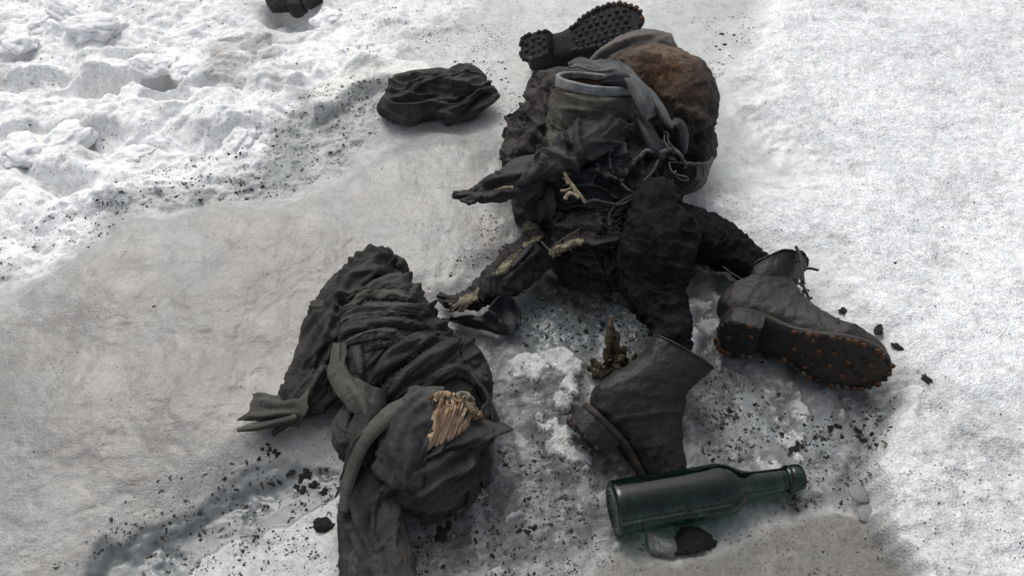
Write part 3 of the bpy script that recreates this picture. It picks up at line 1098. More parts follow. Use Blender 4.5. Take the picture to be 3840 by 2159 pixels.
    loop = [(x, h) for x, h in zip(hx, hh)] + [(x, -h) for x, h in zip(hx[::-1], hh[::-1])]
    loop = np.array(loop)
    HV = np.concatenate([np.c_[(loop[:, 0] - .036) * l + .036, loop[:, 1] * l, np.full(len(loop), zz)] for zz, l in lay])
    HV = HV + (fbm3(HV, 70, 3, seed + 5) * .0012)[:, None]
    kk = len(loop)
    F_ = gridfaces(4, kk, True).tolist() + [list(range(kk))[::-1], list(range(3 * kk, 4 * kk))]
    heel = part('heel', W(HV), F_, MS if nail_k > 1.27 else ML, root, smooth=False)
    # hobnails
    Rn = Matrix((Rm @ np.diag([1., -1., -1.])).tolist()).to_4x4()

    def nail(par, x, y, zz, s=1.0):
        p = W([[x, y, zz]])[0] - wloc(par)
        r_ = rnd.random()
        mk = 'r' if r_ < rust(x, y) else ('d' if r_ < rust(x, y) + nails[0] else 'b')
        x, y = x + rnd.uniform(-.0015, .0015), y + rnd.uniform(-.0015, .0015)
        p = W([[x, y, zz]])[0] - wloc(par)
        o = obj('hobnail', NAIL[mk], par)
        o.matrix_local = Matrix.Translation(Vector(p.tolist())) @ Rn @ Matrix.Rotation(rnd.uniform(-.35, .35), 4, 'X') @ Matrix.Rotation(rnd.uniform(-.3, .3), 4, 'Y') @ Matrix.Diagonal((s, s * rnd.uniform(.85, 1.1), s * rnd.uniform(.8, 1.25), 1))
    for sg in (1, -1):
        x = .125
        while x < .290:
            h = np.interp(x, SX, SW)
            nail(sole, x + rnd.uniform(-.001, .001), np.interp(x, xs, off) + sg * (h - .0035), np.interp(x, ZX, ZB) - .0008, nail_k * rnd.uniform(.88, 1.1))
            sl = abs(np.interp(x + .004, SX, SW) - h) / .004
            x += edge_step / math.sqrt(1 + sl * sl)
        for q in range(5):
            a = .2 + q * .3
            nail(heel, .036 - .033 * math.sin(a + .1), sg * .031 * math.cos(a * .95 - .1), .0005, nail_k * rnd.uniform(.9, 1.1))
        nail(heel, .052, sg * .030, .0005, nail_k)
        nail(heel, .066, sg * .028, .0005, nail_k)
    nail(sole, .293, -.002, .012, nail_k)
    for gx, gy in nails[1]:
        nail(sole, gx, gy, np.interp(gx, ZX, ZB) - .0012, nail_k * rnd.uniform(.6, 1.05))
    for gx, gy in nails[2]:
        nail(heel, gx, gy, .0002, nail_k * .9)
    return root, up, sole, W, Gw, N


IN_R = [(.150, .004), (.148, -.016), (.172, .012), (.172, -.014), (.198, .004), (.197, -.022), (.222, .014), (.222, -.012), (.245, .004), (.246, -.022), (.267, -.004), (.160, .022), (.160, -.030), (.185, -.005), (.210, -.032), (.210, .026), (.234, -.004), (.257, .012), (.258, -.016), (.135, .0)]
IN_T = [(x + (.008 if i % 2 else 0), y) for i, y in enumerate(np.linspace(-.028, .026, 5)) for x in np.arange(.13, .275, .0185)]
HEEL_N = [(.02, 0), (.04, .008), (.04, -.010), (.058, .01), (.058, -.012)]
HEEL_T = [(.018, .008), (.018, -.010), (.034, .016), (.034, 0), (.034, -.017), (.05, .014), (.05, -.004), (.05, -.018), (.062, .006), (.062, -.012)]
LOW_RINGS = BOOT_RINGS[:5] + [(.172, .092, .165, .014, .044), (.148, .112, .115, .028, .040), (.130, .130, .065, .037, .037), (.118, .146, .016, .039, .036), (.112, .158, -.006, .064, .035),
                              (.108, .170, -.003, .100, .034), (.108, .184, .008, .130, .034), (.110, .202, .010, .160, .035), (.112, .222, .004, .192, .036)]
bootR = boot('hobnailed_boot', 'long black leather boot on its side, rusty hobnails showing on the sole', (-1.74, .299, -.27), (.3236, .828, .056), (.885, 1.06, .95),
             (.45, IN_R, HEEL_N), (M_LEATH, M_SOLE), 3, lambda x, y: .65 if x > .25 or y < -.034 else .42, nail_k=1.22, edge_step=.0125, lean=-.22)
bootL = boot('ankle_boot', 'worn black ankle boot with toe sunk into ice behind the green bottle', (-.8831, .8295, -.1574), (.0832, .6688, .0534), (.938, .916, .951),
             (.6, [], []), (M_LEATH, M_SOLE), 8, lambda x, y: .2, wrk=.6, rings=LOW_RINGS)
bootT = boot('studded_boot', 'muddy black boot with studded sole upward, behind the cloth-wrapped canister', (-2.5465, .1234, -.6263), (.0168, 1.5876, .0739), (.921, .924, .918),
             (.95, IN_T, HEEL_T), (M_MUDSOLE, M_MUDSOLE), 5, lambda x, y: .85 if x > .235 and y < .0 and (x > .28 or abs(y) > .028) else .0, nail_k=1.3, edge_step=.0125)

# laces and speed hooks of the right boot
rb = bootR[0]
cord('boot_lace', [(2985, 925, .085), (3000, 960, .088), (3008, 1010, .086), (3012, 1055, .082)], .0028, M_CORD, rb)
cord('boot_lace', [(3005, 1012, .086), (3035, 1006, .085), (3068, 1013, .08)], .0022, M_CORD, rb, 16)
cord('boot_lace', [(2990, 950, .08), (2995, 1000, .08), (3005, 1050, .078), (3020, 1090, .07), (3035, 1120, .06)], .002, M_CORD, rb)
for p in ((3010, 1065, .07), (3024, 1092, .066), (2994, 980, .08)):
    V, F_ = cord_mesh(catmull([at(*p) + np.array([math.cos(a) * .004, 0, math.sin(a) * .004]) for a in np.linspace(0, 5.6, 10)], 20), .0013, 6)
    part('eyelet', V, F_, M_NAILB, rb)
lb = bootL[0]


def on_boot(name, surf, pts, r, mat, par, off=.002, n=40):
    xy = catmull([np.array(p, float) for p in pts], n)
    P = drape(surf, xy, np.full(n, off))
    P[1:-1] = (P[:-2] + P[1:-1] + P[2:]) / 3
    V, F_ = cord_mesh(P, r, 7)
    return part(name, V, F_, mat, par)


for q, r in (([(2490, 1490), (2540, 1440), (2590, 1400), (2630, 1375)], .0022), ([(2530, 1500), (2575, 1450), (2620, 1400)], .002), ([(2590, 1370), (2615, 1385), (2600, 1420), (2580, 1440)], .0022)):
    on_boot('boot_lace', 'ankle_boot', q, r, M_CORD, lb)
on_boot('seam', 'ankle_boot', [(2270, 1500), (2340, 1560), (2420, 1600), (2500, 1720)], .0010, M_SOLE, lb, .0003)
on_boot('seam', 'ankle_boot', [(2440, 1260), (2450, 1350), (2500, 1460), (2540, 1600)], .0010, M_SOLE, lb, .0003)
on_boot('seam', 'hobnailed_boot', [(2770, 1160), (2830, 1120), (2900, 1110), (2990, 1160), (3060, 1220)], .0011, M_SOLE, rb, .0003)
on_boot('seam', 'hobnailed_boot', [(2740, 1190), (2810, 1185), (2870, 1230)], .0011, M_SOLE, rb, .0003)
for q in ((3000, 1060), (3020, 1090), (3040, 1120)):
    on_boot('boot_lace', 'hobnailed_boot', [q, (q[0] - 14, q[1] + 6)], .0022, M_CORD, rb, .002, 8)


# ------------------------------------------------------------------ the green bottle
def glass_material():
    m, nt, b = new_mat('bottle_glass')
    b.inputs['Base Color'].default_value = (.016, .072, .052, 1)
    b.inputs['Roughness'].default_value = .10
    b.inputs['IOR'].default_value = 1.5
    b.inputs['Transmission Weight'].default_value = 1.0
    tc = nt.nodes.new('ShaderNodeTexCoord')
    n = nd(nt, 'ShaderNodeTexNoise', Scale=45.0, Detail=4.0, Roughness=.6)
    nt.links.new(tc.outputs['Object'], n.inputs['Vector'])
    r = ramp(nt, [(.4, (.02,) * 3), (.68, (.10,) * 3)])
    nt.links.new(n.outputs['Fac'], r.inputs['Fac'])
    nt.links.new(r.outputs['Color'], b.inputs['Roughness'])
    bp = nd(nt, 'ShaderNodeBump', Strength=.08, Distance=.002)
    nt.links.new(n.outputs['Fac'], bp.inputs['Height'])
    nt.links.new(bp.outputs['Normal'], b.inputs['Normal'])
    return m


M_GLASS = glass_material()


def lathe(prof, P0, P1, nv=64):
    ax = unit(P1 - P0)
    e1 = unit(np.cross(ax, [0, 0, 1.]))
    e2 = np.cross(e1, ax)
    a = np.linspace(0, 2 * np.pi, nv, endpoint=False)
    prof = np.asarray(prof)
    return P0 + ax * prof[:, 0][:, None, None] + (e1 * np.cos(a)[:, None] + e2 * np.sin(a)[:, None])[None] * prof[:, 1][:, None, None], ax, e1, e2


B0, B1 = at(2296, 1905, .030), at(3004, 1786, .022)
BL = float(np.linalg.norm(B1 - B0))
k = BL / .272
bot = thing('glass_bottle', 'dark green glass bottle lying on its side in front of the boots', 'bottle', (B0 + B1) / 2 - np.array([0, 0, .034]))
outp = np.array([(.004, .0), (.003, .018), (.000, .030), (.0015, .0345), (.006, .0365), (.02, .0368), (.08, .0366), (.145, .0366), (.157, .0358), (.168, .0328), (.178, .0275), (.187, .0225), (.197, .0192), (.21, .0178), (.235, .0166), (.248, .0162)]) * k
outp = catmull(outp, 90)
inp = np.array([(.248, .0115), (.21, .0125), (.195, .0145), (.185, .0185), (.176, .0240), (.166, .0292), (.155, .0322), (.14, .0331), (.02, .0331), (.010, .030), (.012, .012), (.014, .0)]) * k
inp = catmull(inp, 60)
G, ax, e1, e2 = lathe(np.concatenate([outp, [[.2485 * k, .0]]]), B0, B1)   # full of meltwater, so it reads as one clear body
part('body', G.reshape(-1, 3), gridfaces(G.shape[0], G.shape[1], True)[:, ::-1], M_GLASS, bot)
lp = catmull(np.array([(.2475, .0122), (.2475, .0172), (.250, .0190), (.2535, .0192), (.2555, .0178), (.258, .0186), (.266, .0188), (.271, .0172), (.272, .0150), (.268, .0115), (.2475, .0118)]) * k, 40)
G, *_ = lathe(lp, B0, B1, 48)
part('lip', G.reshape(-1, 3), gridfaces(G.shape[0], G.shape[1], True)[:, ::-1], M_GLASS, bot)


def embossed(text, s, ang, size):
    cu = bpy.data.curves.new('lettering', 'FONT')
    cu.body = text
    cu.size = size
    cu.extrude = .0003
    cu.align_x = 'CENTER'
    cu.resolution_u = 2
    o = bpy.data.objects.new('lettering', cu)
    col.objects.link(o)
    dg = bpy.context.evaluated_depsgraph_get()
    mm = bpy.data.meshes.new_from_object(o.evaluated_get(dg))
    bpy.data.objects.remove(o)
    n = len(mm.vertices)
    c_ = np.empty(n * 3)
    mm.vertices.foreach_get('co', c_)
    c_ = c_.reshape(-1, 3)
    F_ = [list(p.vertices) for p in mm.polygons]
    bpy.data.meshes.remove(mm)
    r = .0370 * k + c_[:, 2] + .0002
    a = ang - c_[:, 0] / (.0366 * k)
    V = B0 + ax * (s * BL + c_[:, 1])[:, None] + (e1 * np.cos(a)[:, None] + e2 * np.sin(a)[:, None]) * r[:, None]
    part('lettering', V, F_, M_GLASS, bot, smooth=False)


for tx, s, ang, size in (('SION', .19, .95, .014), ('NYAH', .33, 1.0, .014), ('VAP', .47, 1.05, .014)):
    embossed(tx, s, ang, size)

# ------------------------------------------------------------------ dark garment bundle on the left
M_WOODD = plain_mat('blackened_wood', (.016, .016, .018), (.060, .058, .058), .7, 34, .3, .9)
M_WOODP = plain_mat('split_wood', (.20, .13, .08), (.52, .41, .27), .75, 90, .2, .6)
M_WOODR = plain_mat('red_brown_wood', (.11, .055, .038), (.30, .17, .11), .75, 90, .2, .6)
g = thing('garment_bundle', 'rolled charcoal cloth garment with long sleeve, wrapped round a broken timber', 'garment', at(1540, 1480, 0))
WR1 = [(.008, .045, 20, 2.6, 3), (.004, .020, 35, 3, 8), (.0018, .009, 10, 3, 15)]
blob('main_wrap', [(1450, 1045), (1540, 1055), (1590, 1130), (1645, 1190), (1722, 1260), (1790, 1360), (1828, 1460), (1850, 1560), (1820, 1640), (1790, 1690), (1770, 1780), (1700, 1860), (1600, 1900), (1500, 1880), (1400, 1830), (1310, 1760), (1275, 1640), (1290, 1500), (1262, 1380), (1275, 1240), (1350, 1110)],
     .035, .072, M_CLOTH, g, hb=.05, cen=(1530, 1440), tilt=.7, nr=110, na=330, p=2.6, wr=[(.007, .07, 20, 3, 3), (.003, .03, 35, 4, 8), (.0015, .012, 25, 4, 9)],
     folds=[([(1268, 1180), (1365, 1108), (1420, 1104), (1497, 1106), (1590, 1142)], 26, .009, 'e'), ([(1258, 1215), (1324, 1171), (1443, 1169), (1534, 1163), (1628, 1160)], 20, .008, 'e'),
            ([(1245, 1260), (1306, 1216), (1443, 1197), (1561, 1218), (1640, 1247)], 20, .008, 'e'), ([(1262, 1290), (1352, 1254), (1465, 1236), (1590, 1252)], 15, .007), ([(1374, 1300), (1443, 1276), (1534, 1279)], 12, .006),
            ([(1380, 1450), (1488, 1294), (1640, 1248)], 30, .010, 'e'), ([(1424, 1465), (1525, 1372), (1671, 1268), (1730, 1258)], 24, .009, 'e'), ([(1465, 1510), (1648, 1392), (1722, 1310)], 18, .007, 'e'),
            ([(1721, 1262), (1784, 1356), (1828, 1475)], 20, .008), ([(1670, 1380), (1739, 1402), (1810, 1450)], 16, .008, 'e'), ([(1690, 1330), (1760, 1400), (1800, 1480)], 14, .006),
            ([(1300, 1310), (1290, 1400), (1310, 1470)], 16, .007), ([(1340, 1320), (1330, 1400), (1360, 1480)], 12, .006), ([(1400, 1060), (1450, 1090), (1540, 1080)], 18, .004), ([(1420, 1140), (1500, 1135), (1560, 1150)], 8, .004)] + creases(44, (1270, 1080, 1800, 1500), lambda x, y: -14 if y < 1300 else -38, (180, 380), (5, 12), (.003, .008), 2, 9))
tube('sleeve', [(1480, 1005, .06, .030, .030), (1405, 1012, .062, .034, .030), (1332, 1075, .06, .036, .030), (1268, 1170, .056, .037, .030), (1222, 1275, .052, .039, .030), (1186, 1380, .048, .040, .030), (1150, 1468, .044, .036, .027), (1085, 1530, .042, .028, .022)], M_CLOTH, g, n=(150, 90), ease=(.35, .3),
     wr=[(.010, .045, 8, 3.5, 5), (.005, .02, -12, 4, 9), (.002, .009, 5, 4, 10)],
     folds=[([(1490, 1030), (1420, 1010), (1340, 1030), (1270, 1130), (1220, 1240)], 14, .009), ([(1460, 1045), (1400, 1030), (1330, 1090), (1270, 1200)], 12, .008), ([(1300, 1150), (1250, 1260), (1200, 1400), (1130, 1500)], 13, .009), ([(1230, 1230), (1190, 1340), (1160, 1450)], 14, .008), ([(1350, 1000), (1290, 1070), (1240, 1180)], 12, .006)] + creases(30, (1190, 990, 1500, 1500), lambda x, y: 116 if x < 1380 else 150, (160, 360), (5, 11), (.003, .008), 3, 7))
blob('sleeve_opening', [(1440, 968), (1485, 955), (1524, 980), (1528, 1012), (1502, 1040), (1460, 1042), (1434, 1016)], .065, .022, M_CLOTH, g, hb=.03, tilt=.3, nr=30, na=80, wr=[(.004, .03, 20, 3, 3)], folds=[([(1500, 960), (1478, 990), (1490, 1025)], 10, -.012), ([(1445, 1030), (1500, 1032), (1532, 1000)], 9, .006)])
net('cuff_tail', [[(1165, 1440, .066), (1155, 1490, .07), (1140, 1550, .06), (1118, 1600, .035)], [(1110, 1485, .055), (1095, 1520, .056), (1080, 1560, .05), (1060, 1590, .033)], [(1030, 1480, .048), (1015, 1520, .052), (1005, 1552, .046), (995, 1580, .032)], [(946, 1464, .048), (938, 1505, .044), (932, 1540, .04), (900, 1572, .034)]], M_CLOTH2, g, (60, 60), .003,
    folds=[([(1130, 1500), (1060, 1520), (960, 1500)], 14, .007), ([(1120, 1550), (1040, 1550), (930, 1560)], 10, .008), ([(1100, 1490), (1020, 1490), (950, 1475)], 8, .004)], fr=.005)
band('cuff_tail', [(1110, 1560, .05), (1040, 1580, .042), (960, 1600, .038), (888, 1613, .036)], [40, 36, 30, 14], M_CLOTH2, g, bulge=.8, fr=.002)
band('cuff_tail', [(1100, 1570, .04), (1060, 1595, .035), (1020, 1628, .03)], [40, 34, 18], M_CLOTH, g, 30, bulge=.8, fr=.003)
band('strap', [(1272, 1288, .105), (1266, 1370, .106), (1290, 1440, .108), (1350, 1490, .112), (1395, 1550, .112), (1420, 1625, .105)], [50, 64, 90, 120, 104, 50], M_CLOTH2, g, 90, 30, bulge=.35, wr=[(.004, .03, 0, 3, 4)], folds=[([(1290, 1430), (1350, 1500), (1400, 1600)], 12, .006), ([(1268, 1350), (1320, 1440), (1390, 1500)], 10, .005)])
band('strap', [(1335, 1295, .11), (1345, 1350, .112), (1352, 1400, .112)], [46, 40, 26], M_CLOTH, g, 30, 14, bulge=.5)
band('inner_fold', [(1410, 1450, .115), (1390, 1540, .112), (1345, 1640, .10), (1318, 1730, .085), (1300, 1800, .07)], [90, 110, 90, 60, 50], M_CLOTH, g, 80, 26, bulge=.5, wr=[(.005, .03, 5, 3, 6)])
band('side_fold', [(1320, 1520, .09), (1292, 1590, .085), (1295, 1660, .08), (1330, 1730, .07)], [60, 90, 80, 40], M_CLOTH, g, 60, 24, bulge=.6, wr=[(.004, .025, 0, 3, 9)])
band('pale_cuff', [(1668, 1462, .128), (1600, 1478, .132), (1510, 1530, .134), (1430, 1580, .128), (1372, 1640, .118), (1335, 1720, .10), (1300, 1830, .082), (1290, 1920, .07)], [30, 66, 74, 70, 60, 54, 46, 30], M_CLOTH2, g, 110, 22, bulge=.25, wr=[(.0025, .03, 0, 4, 2)])
for q, wd, mt in (([(1272, 1165), (1360, 1112), (1430, 1106), (1500, 1108), (1585, 1142)], [24, 40, 36, 40, 24], M_CLOTH2), ([(1258, 1225), (1330, 1180), (1440, 1163), (1540, 1165), (1642, 1172)], [30, 48, 52, 46, 26], M_CLOTH2),
                  ([(1248, 1272), (1320, 1232), (1440, 1212), (1560, 1226), (1655, 1255)], [26, 44, 42, 44, 26], M_CLOTH), ([(1262, 1305), (1350, 1270), (1450, 1252), (1585, 1264)], [20, 36, 34, 20], M_CLOTH2), ([(1360, 1320), (1440, 1295), (1545, 1292)], [14, 26, 14], M_CLOTH),
                  ([(1392, 1462), (1485, 1345), (1590, 1278), (1690, 1262)], [60, 90, 84, 40], M_CLOTH), ([(1440, 1500), (1555, 1405), (1670, 1318), (1745, 1272)], [60, 96, 96, 40], M_CLOTH), ([(1722, 1262), (1772, 1345), (1808, 1430), (1828, 1510)], [40, 70, 70, 40], M_CLOTH), ([(1560, 1470), (1660, 1405), (1740, 1395), (1812, 1455)], [40, 60, 56, 30], M_CLOTH)):
    band('wrap_fold', q, wd, mt, g, 90, 18, bulge=.42, wr=[(.0022, .018, 3, 8, len(q) + wd[1]), (.001, .008, 2, 8, wd[1])], fr=.002, on='main_wrap', off=.003, seed=wd[1])
# loose threads along the torn hems
TV, TF = [], []
rt_ = random.Random(31)
for hem, n_ in (([(1278, 1160), (1365, 1106), (1420, 1102), (1497, 1104), (1584, 1138)], 90), ([(1258, 1212), (1330, 1158), (1440, 1142), (1540, 1146)], 40), ([(1420, 1300), (1500, 1290), (1620, 1252)], 40), ([(1440, 1470), (1525, 1380), (1671, 1275)], 50)):
    hx = catmull([np.array(p, float) for p in hem], 60)
    for _ in range(n_):
        c_ = hx[rt_.randrange(60)] + np.array([rt_.uniform(-4, 4), rt_.uniform(-4, 4)])
        a_, l_ = rt_.gauss(-1.4, .7), rt_.uniform(6, 22)
        q = [c_ + np.array([math.cos(a_ + k_ * rt_.uniform(-.4, .4)), math.sin(a_)]) * l_ * k_ / 3 for k_ in range(4)]
        P = drape('main_wrap', q, [.006, .010, .011, .009])
        v_, f_ = cord_mesh(P, .00045, 3, .4)
        TF.extend([[k_ + len(TV) for k_ in ff] for ff in f_])
        TV.extend(v_.tolist())
th_ = part('loose_threads', np.array(TV), TF, M_CORDL, g)
th_['kind'] = 'stuff'
# timber
wood = thing('timber', 'dark charred timber with pale split end poking out of the cloth bundle', 'timber', at(1600, 1650, .0))
tube('log', [(1510, 1820, .060, .044, .036), (1545, 1730, .085, .050, .044), (1590, 1630, .105, .052, .046), (1645, 1545, .120, .050, .044), (1672, 1505, .124, .046, .040)], M_WOODD, wood, n=(80, 80), ease=(.6, .6), wr=[(.006, .02, 0, 6, 4), (.003, .008, 0, 8, 9)], rough=.004)
M_SPLIT, nt_, b_ = new_mat('split_wood_face')
uv_ = nt_.nodes.new('ShaderNodeUVMap')
mp_ = nt_.nodes.new('ShaderNodeMapping')
mp_.inputs['Scale'].default_value = (420, 28, 1)
nt_.links.new(uv_.outputs['UV'], mp_.inputs['Vector'])
nz_ = nd(nt_, 'ShaderNodeTexNoise', Scale=1.0, Detail=5.0, Roughness=.65, Distortion=.3)
nt_.links.new(mp_.outputs['Vector'], nz_.inputs['Vector'])
rp_ = ramp(nt_, [(.30, (.075, .036, .024)), (.44, (.24, .14, .085)), (.56, (.46, .35, .22)), (.72, (.60, .50, .35))])
nt_.links.new(nz_.outputs['Fac'], rp_.inputs['Fac'])
nt_.links.new(rp_.outputs['Color'], b_.inputs['Base Color'])
b_.inputs['Roughness'].default_value = .8
bp_ = nd(nt_, 'ShaderNodeBump', Strength=.8, Distance=.002)
nt_.links.new(nz_.outputs['Fac'], bp_.inputs['Height'])
nt_.links.new(bp_.outputs['Normal'], b_.inputs['Normal'])
rnd = random.Random(5)


def split_face(name, A, B, da, db, nf, ng, seed, lift):
    """a broken face of fibres: from the line A-B down by da (at A) to db (at B)"""
    f = np.linspace(0, 1, nf)
    top = np.array(A, float) + (np.array(B, float) - np.array(A, float)) * f[:, None]
    jag = fbm2(f * 9, f * 0, 3, 4, seed, .7)
    top = top + np.stack([jag * 6, jag * 26], 1)
    dn = np.array(da, float) + (np.array(db, float) - np.array(da, float)) * f[:, None]
    dn = dn * (1 + .5 * fbm2(f * 7, f * 0 + 3, 3, 4, seed + 4, .7))[:, None]
    xy = top[:, None] + dn[:, None] * np.linspace(0, 1, ng)[None, :, None]
    G = drape('log', xy.reshape(-1, 2), np.full(nf * ng, lift)).reshape(nf, ng, 3)
    for _ in range(10):
        G[:, 1:-1] = (G[:, :-2] + 2 * G[:, 1:-1] + G[:, 2:]) / 4
        G[1:-1] = (G[:-2] + 2 * G[1:-1] + G[2:]) / 4
    nm = unit(facing(gnormals(G), G).mean((0, 1)))
    t_ = np.linspace(0, 1, ng)[None]
    rid = 1 - np.abs(fbm2(f[:, None] * 16 + .25 * t_, .8 * t_ + 0 * f[:, None], 2, 3, seed + 8, .6)) * 2
    G = G + nm * (.0035 * rid * (1 - .5 * t_) - .003 * t_ ** 3)[..., None]
    UV = metric_uv(G)
    V, F_, uv = sheet(G, .008, UV, facing(gnormals(G), G))
    return part(name, V, F_, M_SPLIT, wood, uv)


split_face('split_face', (1660, 1500), (1782, 1552), (-52, 180), (-18, 62), 90, 24, 3, .0035)
split_face('split_face', (1622, 1486), (1740, 1500), (26, 24), (34, 44), 70, 14, 13, .0045)
for i in range(16):
    f = rnd.random()
    x0, y0 = 1650 + 128 * f, 1490 + 54 * f + rnd.uniform(-10, 4)
    ln = (150 - 100 * f) * rnd.uniform(.35, .9)
    P = drape('log', [(x0, y0), (x0 - .17 * ln, y0 + .5 * ln), (x0 - .3 * ln, y0 + ln)], [.009, .008, .003])
    V, F_ = cord_mesh(catmull(P, 5), .0011 * rnd.uniform(.6, 1.5), 5, .5)
    part('splinter', V, F_, M_WOODR if rnd.random() < .4 else M_WOODP, wood, smooth=False)
blob('bark_knot', [(1690, 1480), (1730, 1470), (1780, 1500), (1800, 1545), (1785, 1570), (1740, 1530)], .14, .012, M_LINING, wood, hb=.03, tilt=.3, nr=20, na=60, rough=.012)
# cloth round the timber
net('front_wrap', [[(1828, 1490, 0.113), (1790, 1560, 0.128), (1700, 1630, 0.133), (1600, 1705, 0.126), (1510, 1775, 0.104), (1420, 1825, 0.077)], [(1862, 1570, 0.081), (1815, 1650, 0.104), (1735, 1700, 0.113), (1640, 1770, 0.108), (1545, 1830, 0.088), (1450, 1870, 0.063)], [(1858, 1630, 0.045), (1815, 1720, 0.068), (1755, 1790, 0.077), (1660, 1850, 0.072), (1560, 1890, 0.059), (1475, 1905, 0.041)], [(1840, 1655, 0.011), (1812, 1780, 0.018), (1755, 1880, 0.018), (1650, 1935, 0.018), (1570, 1940, 0.018), (1510, 1915, 0.018)]],
    M_CLOTH, g, (110, 170), .0035, wr=[(.006, .05, 88, 3, 13), (.003, .02, 80, 4, 16)], folds=[([(1500, 1800), (1640, 1740), (1760, 1640), (1850, 1560)], 16, .007), ([(1520, 1850), (1660, 1800), (1780, 1700)], 16, .008), ([(1560, 1900), (1690, 1850), (1800, 1750)], 14, .007), ([(1590, 1930), (1640, 1880), (1720, 1850)], 12, .007)] + creases(34, (1430, 1640, 1800, 1920), -38, (160, 360), (5, 12), (.003, .008), 4, 8), fr=.002)
net('side_flap', [[(1770, 1400, .10), (1800, 1440, .105), (1830, 1500, .10)], [(1820, 1450, .09), (1850, 1520, .1), (1845, 1590, .095)], [(1855, 1540, .06), (1872, 1590, .065), (1852, 1645, .06)], [(1868, 1570, .03), (1872, 1610, .03), (1850, 1650, .03)]], M_CLOTH, g, (50, 50), .003, wr=[(.004, .03, 30, 3, 3)])
for i, q in enumerate(([(1770, 1650, .05), (1800, 1720, .04), (1812, 1790, .03), (1816, 1830, .02)], [(1740, 1700, .05), (1770, 1790, .035), (1755, 1890, .02)], [(1690, 1780, .05), (1700, 1860, .03), (1690, 1925, .02)])):
    band('torn_hem', q, [80, 90, 60, 20], M_CLOTH, g, 50, 20, bulge=.9, wr=[(.005, .025, 0, 3, i)], fr=.004, seed=i)
tube('trouser_leg', [(1420, 1760, .055, .040, .03), (1395, 1870, .045, .042, .028), (1398, 1980, .038, .046, .024), (1406, 2080, .034, .050, .021), (1412, 2180, .032, .052, .020), (1418, 2330, .03, .052, .02)], M_CLOTH, g, n=(130, 90), ease=(.3, 0),
     wr=[(.004, .03, 5, 4, 22), (.002, .012, 0, 5, 23)], folds=[([(1345, 1780), (1330, 1880), (1370, 2010), (1430, 2120), (1460, 2300)], 16, .012), ([(1300, 1850), (1305, 1960), (1350, 2060), (1400, 2170)], 12, .008), ([(1440, 1860), (1420, 1960), (1440, 2050)], 14, -.010), ([(1390, 1900), (1380, 1990), (1425, 2100), (1445, 2200)], 13, -.012)] + creases(26, (1300, 1800, 1510, 2150), 86, (100, 260), (5, 11), (.002, .005), 5, 8))
cord('dangling_cord', [(1296, 1660, .05), (1304, 1700, .05), (1300, 1760, .04), (1282, 1810, .035), (1258, 1862, .035)], .0028, M_CORD, None, 40, .4, 'thin black cord trailing on the ice left of the trouser leg', 'cord')

# ------------------------------------------------------------------ flat cloth cap
cp = thing('cloth_cap', 'dark grey crumpled cloth cap lying alone on the snow', 'cap', at(1640, 400, 0))
CAPO = [(1411, 411), (1431, 373), (1466, 314), (1520, 287), (1582, 279), (1652, 268), (1698, 272), (1760, 252), (1811, 275), (1830, 307), (1865, 349), (1865, 373), (1838, 388), (1807, 411), (1776, 438), (1714, 454), (1675, 458), (1656, 442), (1621, 442), (1574, 454), (1543, 466), (1497, 462), (1450, 442)]
blob('crown', CAPO, .034, .040, M_CAP, cp, hb=.03, tilt=.75, nr=90, na=260, p=3.2, q=1.8, wr=[(.006, .06, 20, 3, 31), (.003, .02, 10, 4, 33)],
     folds=[([(1440, 362), (1480, 386), (1560, 387), (1620, 377), (1690, 389), (1740, 377), (1805, 325)], 12, .010, 'e'), ([(1470, 350), (1490, 305), (1590, 290)], 12, .012), ([(1515, 335), (1600, 312), (1650, 302), (1700, 322), (1795, 305)], 13, .013), ([(1500, 350), (1560, 328), (1640, 333), (1730, 348)], 9, .006),
            ([(1640, 270), (1645, 305)], 16, .010), ([(1760, 255), (1720, 300), (1660, 310)], 14, .010), ([(1540, 455), (1600, 418), (1660, 418), (1725, 445)], 10, .008), ([(1725, 445), (1770, 402), (1800, 372), (1850, 352)], 10, -.016), ([(1750, 430), (1800, 395), (1862, 365)], 9, .010), ([(1430, 400), (1480, 435), (1540, 455)], 10, .006)] + creases(40, (1430, 280, 1850, 450), -8, (60, 160), (3, 7), (.003, .006), 6))
cord('piping', [(1440, 368, 0.072), (1480, 389, 0.075), (1560, 390, 0.079), (1620, 380, 0.080), (1690, 392, 0.078), (1740, 380, 0.076), (1800, 333, 0.072)], .0018, M_COATB, cp, 60)

# ------------------------------------------------------------------ the pile: coat, canister, pack
M_CANV = cloth_mat('olive_canvas', (.052, .050, .042), (.105, .101, .086), (.17, .163, .135), rough=.9, scale=14, weave=700.)
M_RAG = cloth_mat('grey_rag', (.060, .064, .065), (.115, .12, .122), (.17, .175, .17), rough=.75, scale=18, weave=0)
M_TIN = plain_mat('grey_tin', (.10, .106, .11), (.20, .21, .21), .5, 60, .5, .3)
M_RUSTIN = plain_mat('rusty_tin', (.05, .035, .025), (.13, .085, .055), .7, 60, .4, .6)
M_HIDE = cloth_mat('brown_hide', (.036, .030, .027), (.080, .056, .042), (.125, .075, .045), rough=.66, scale=9, weave=0, bump=.8, sheen=0, grit=.4)


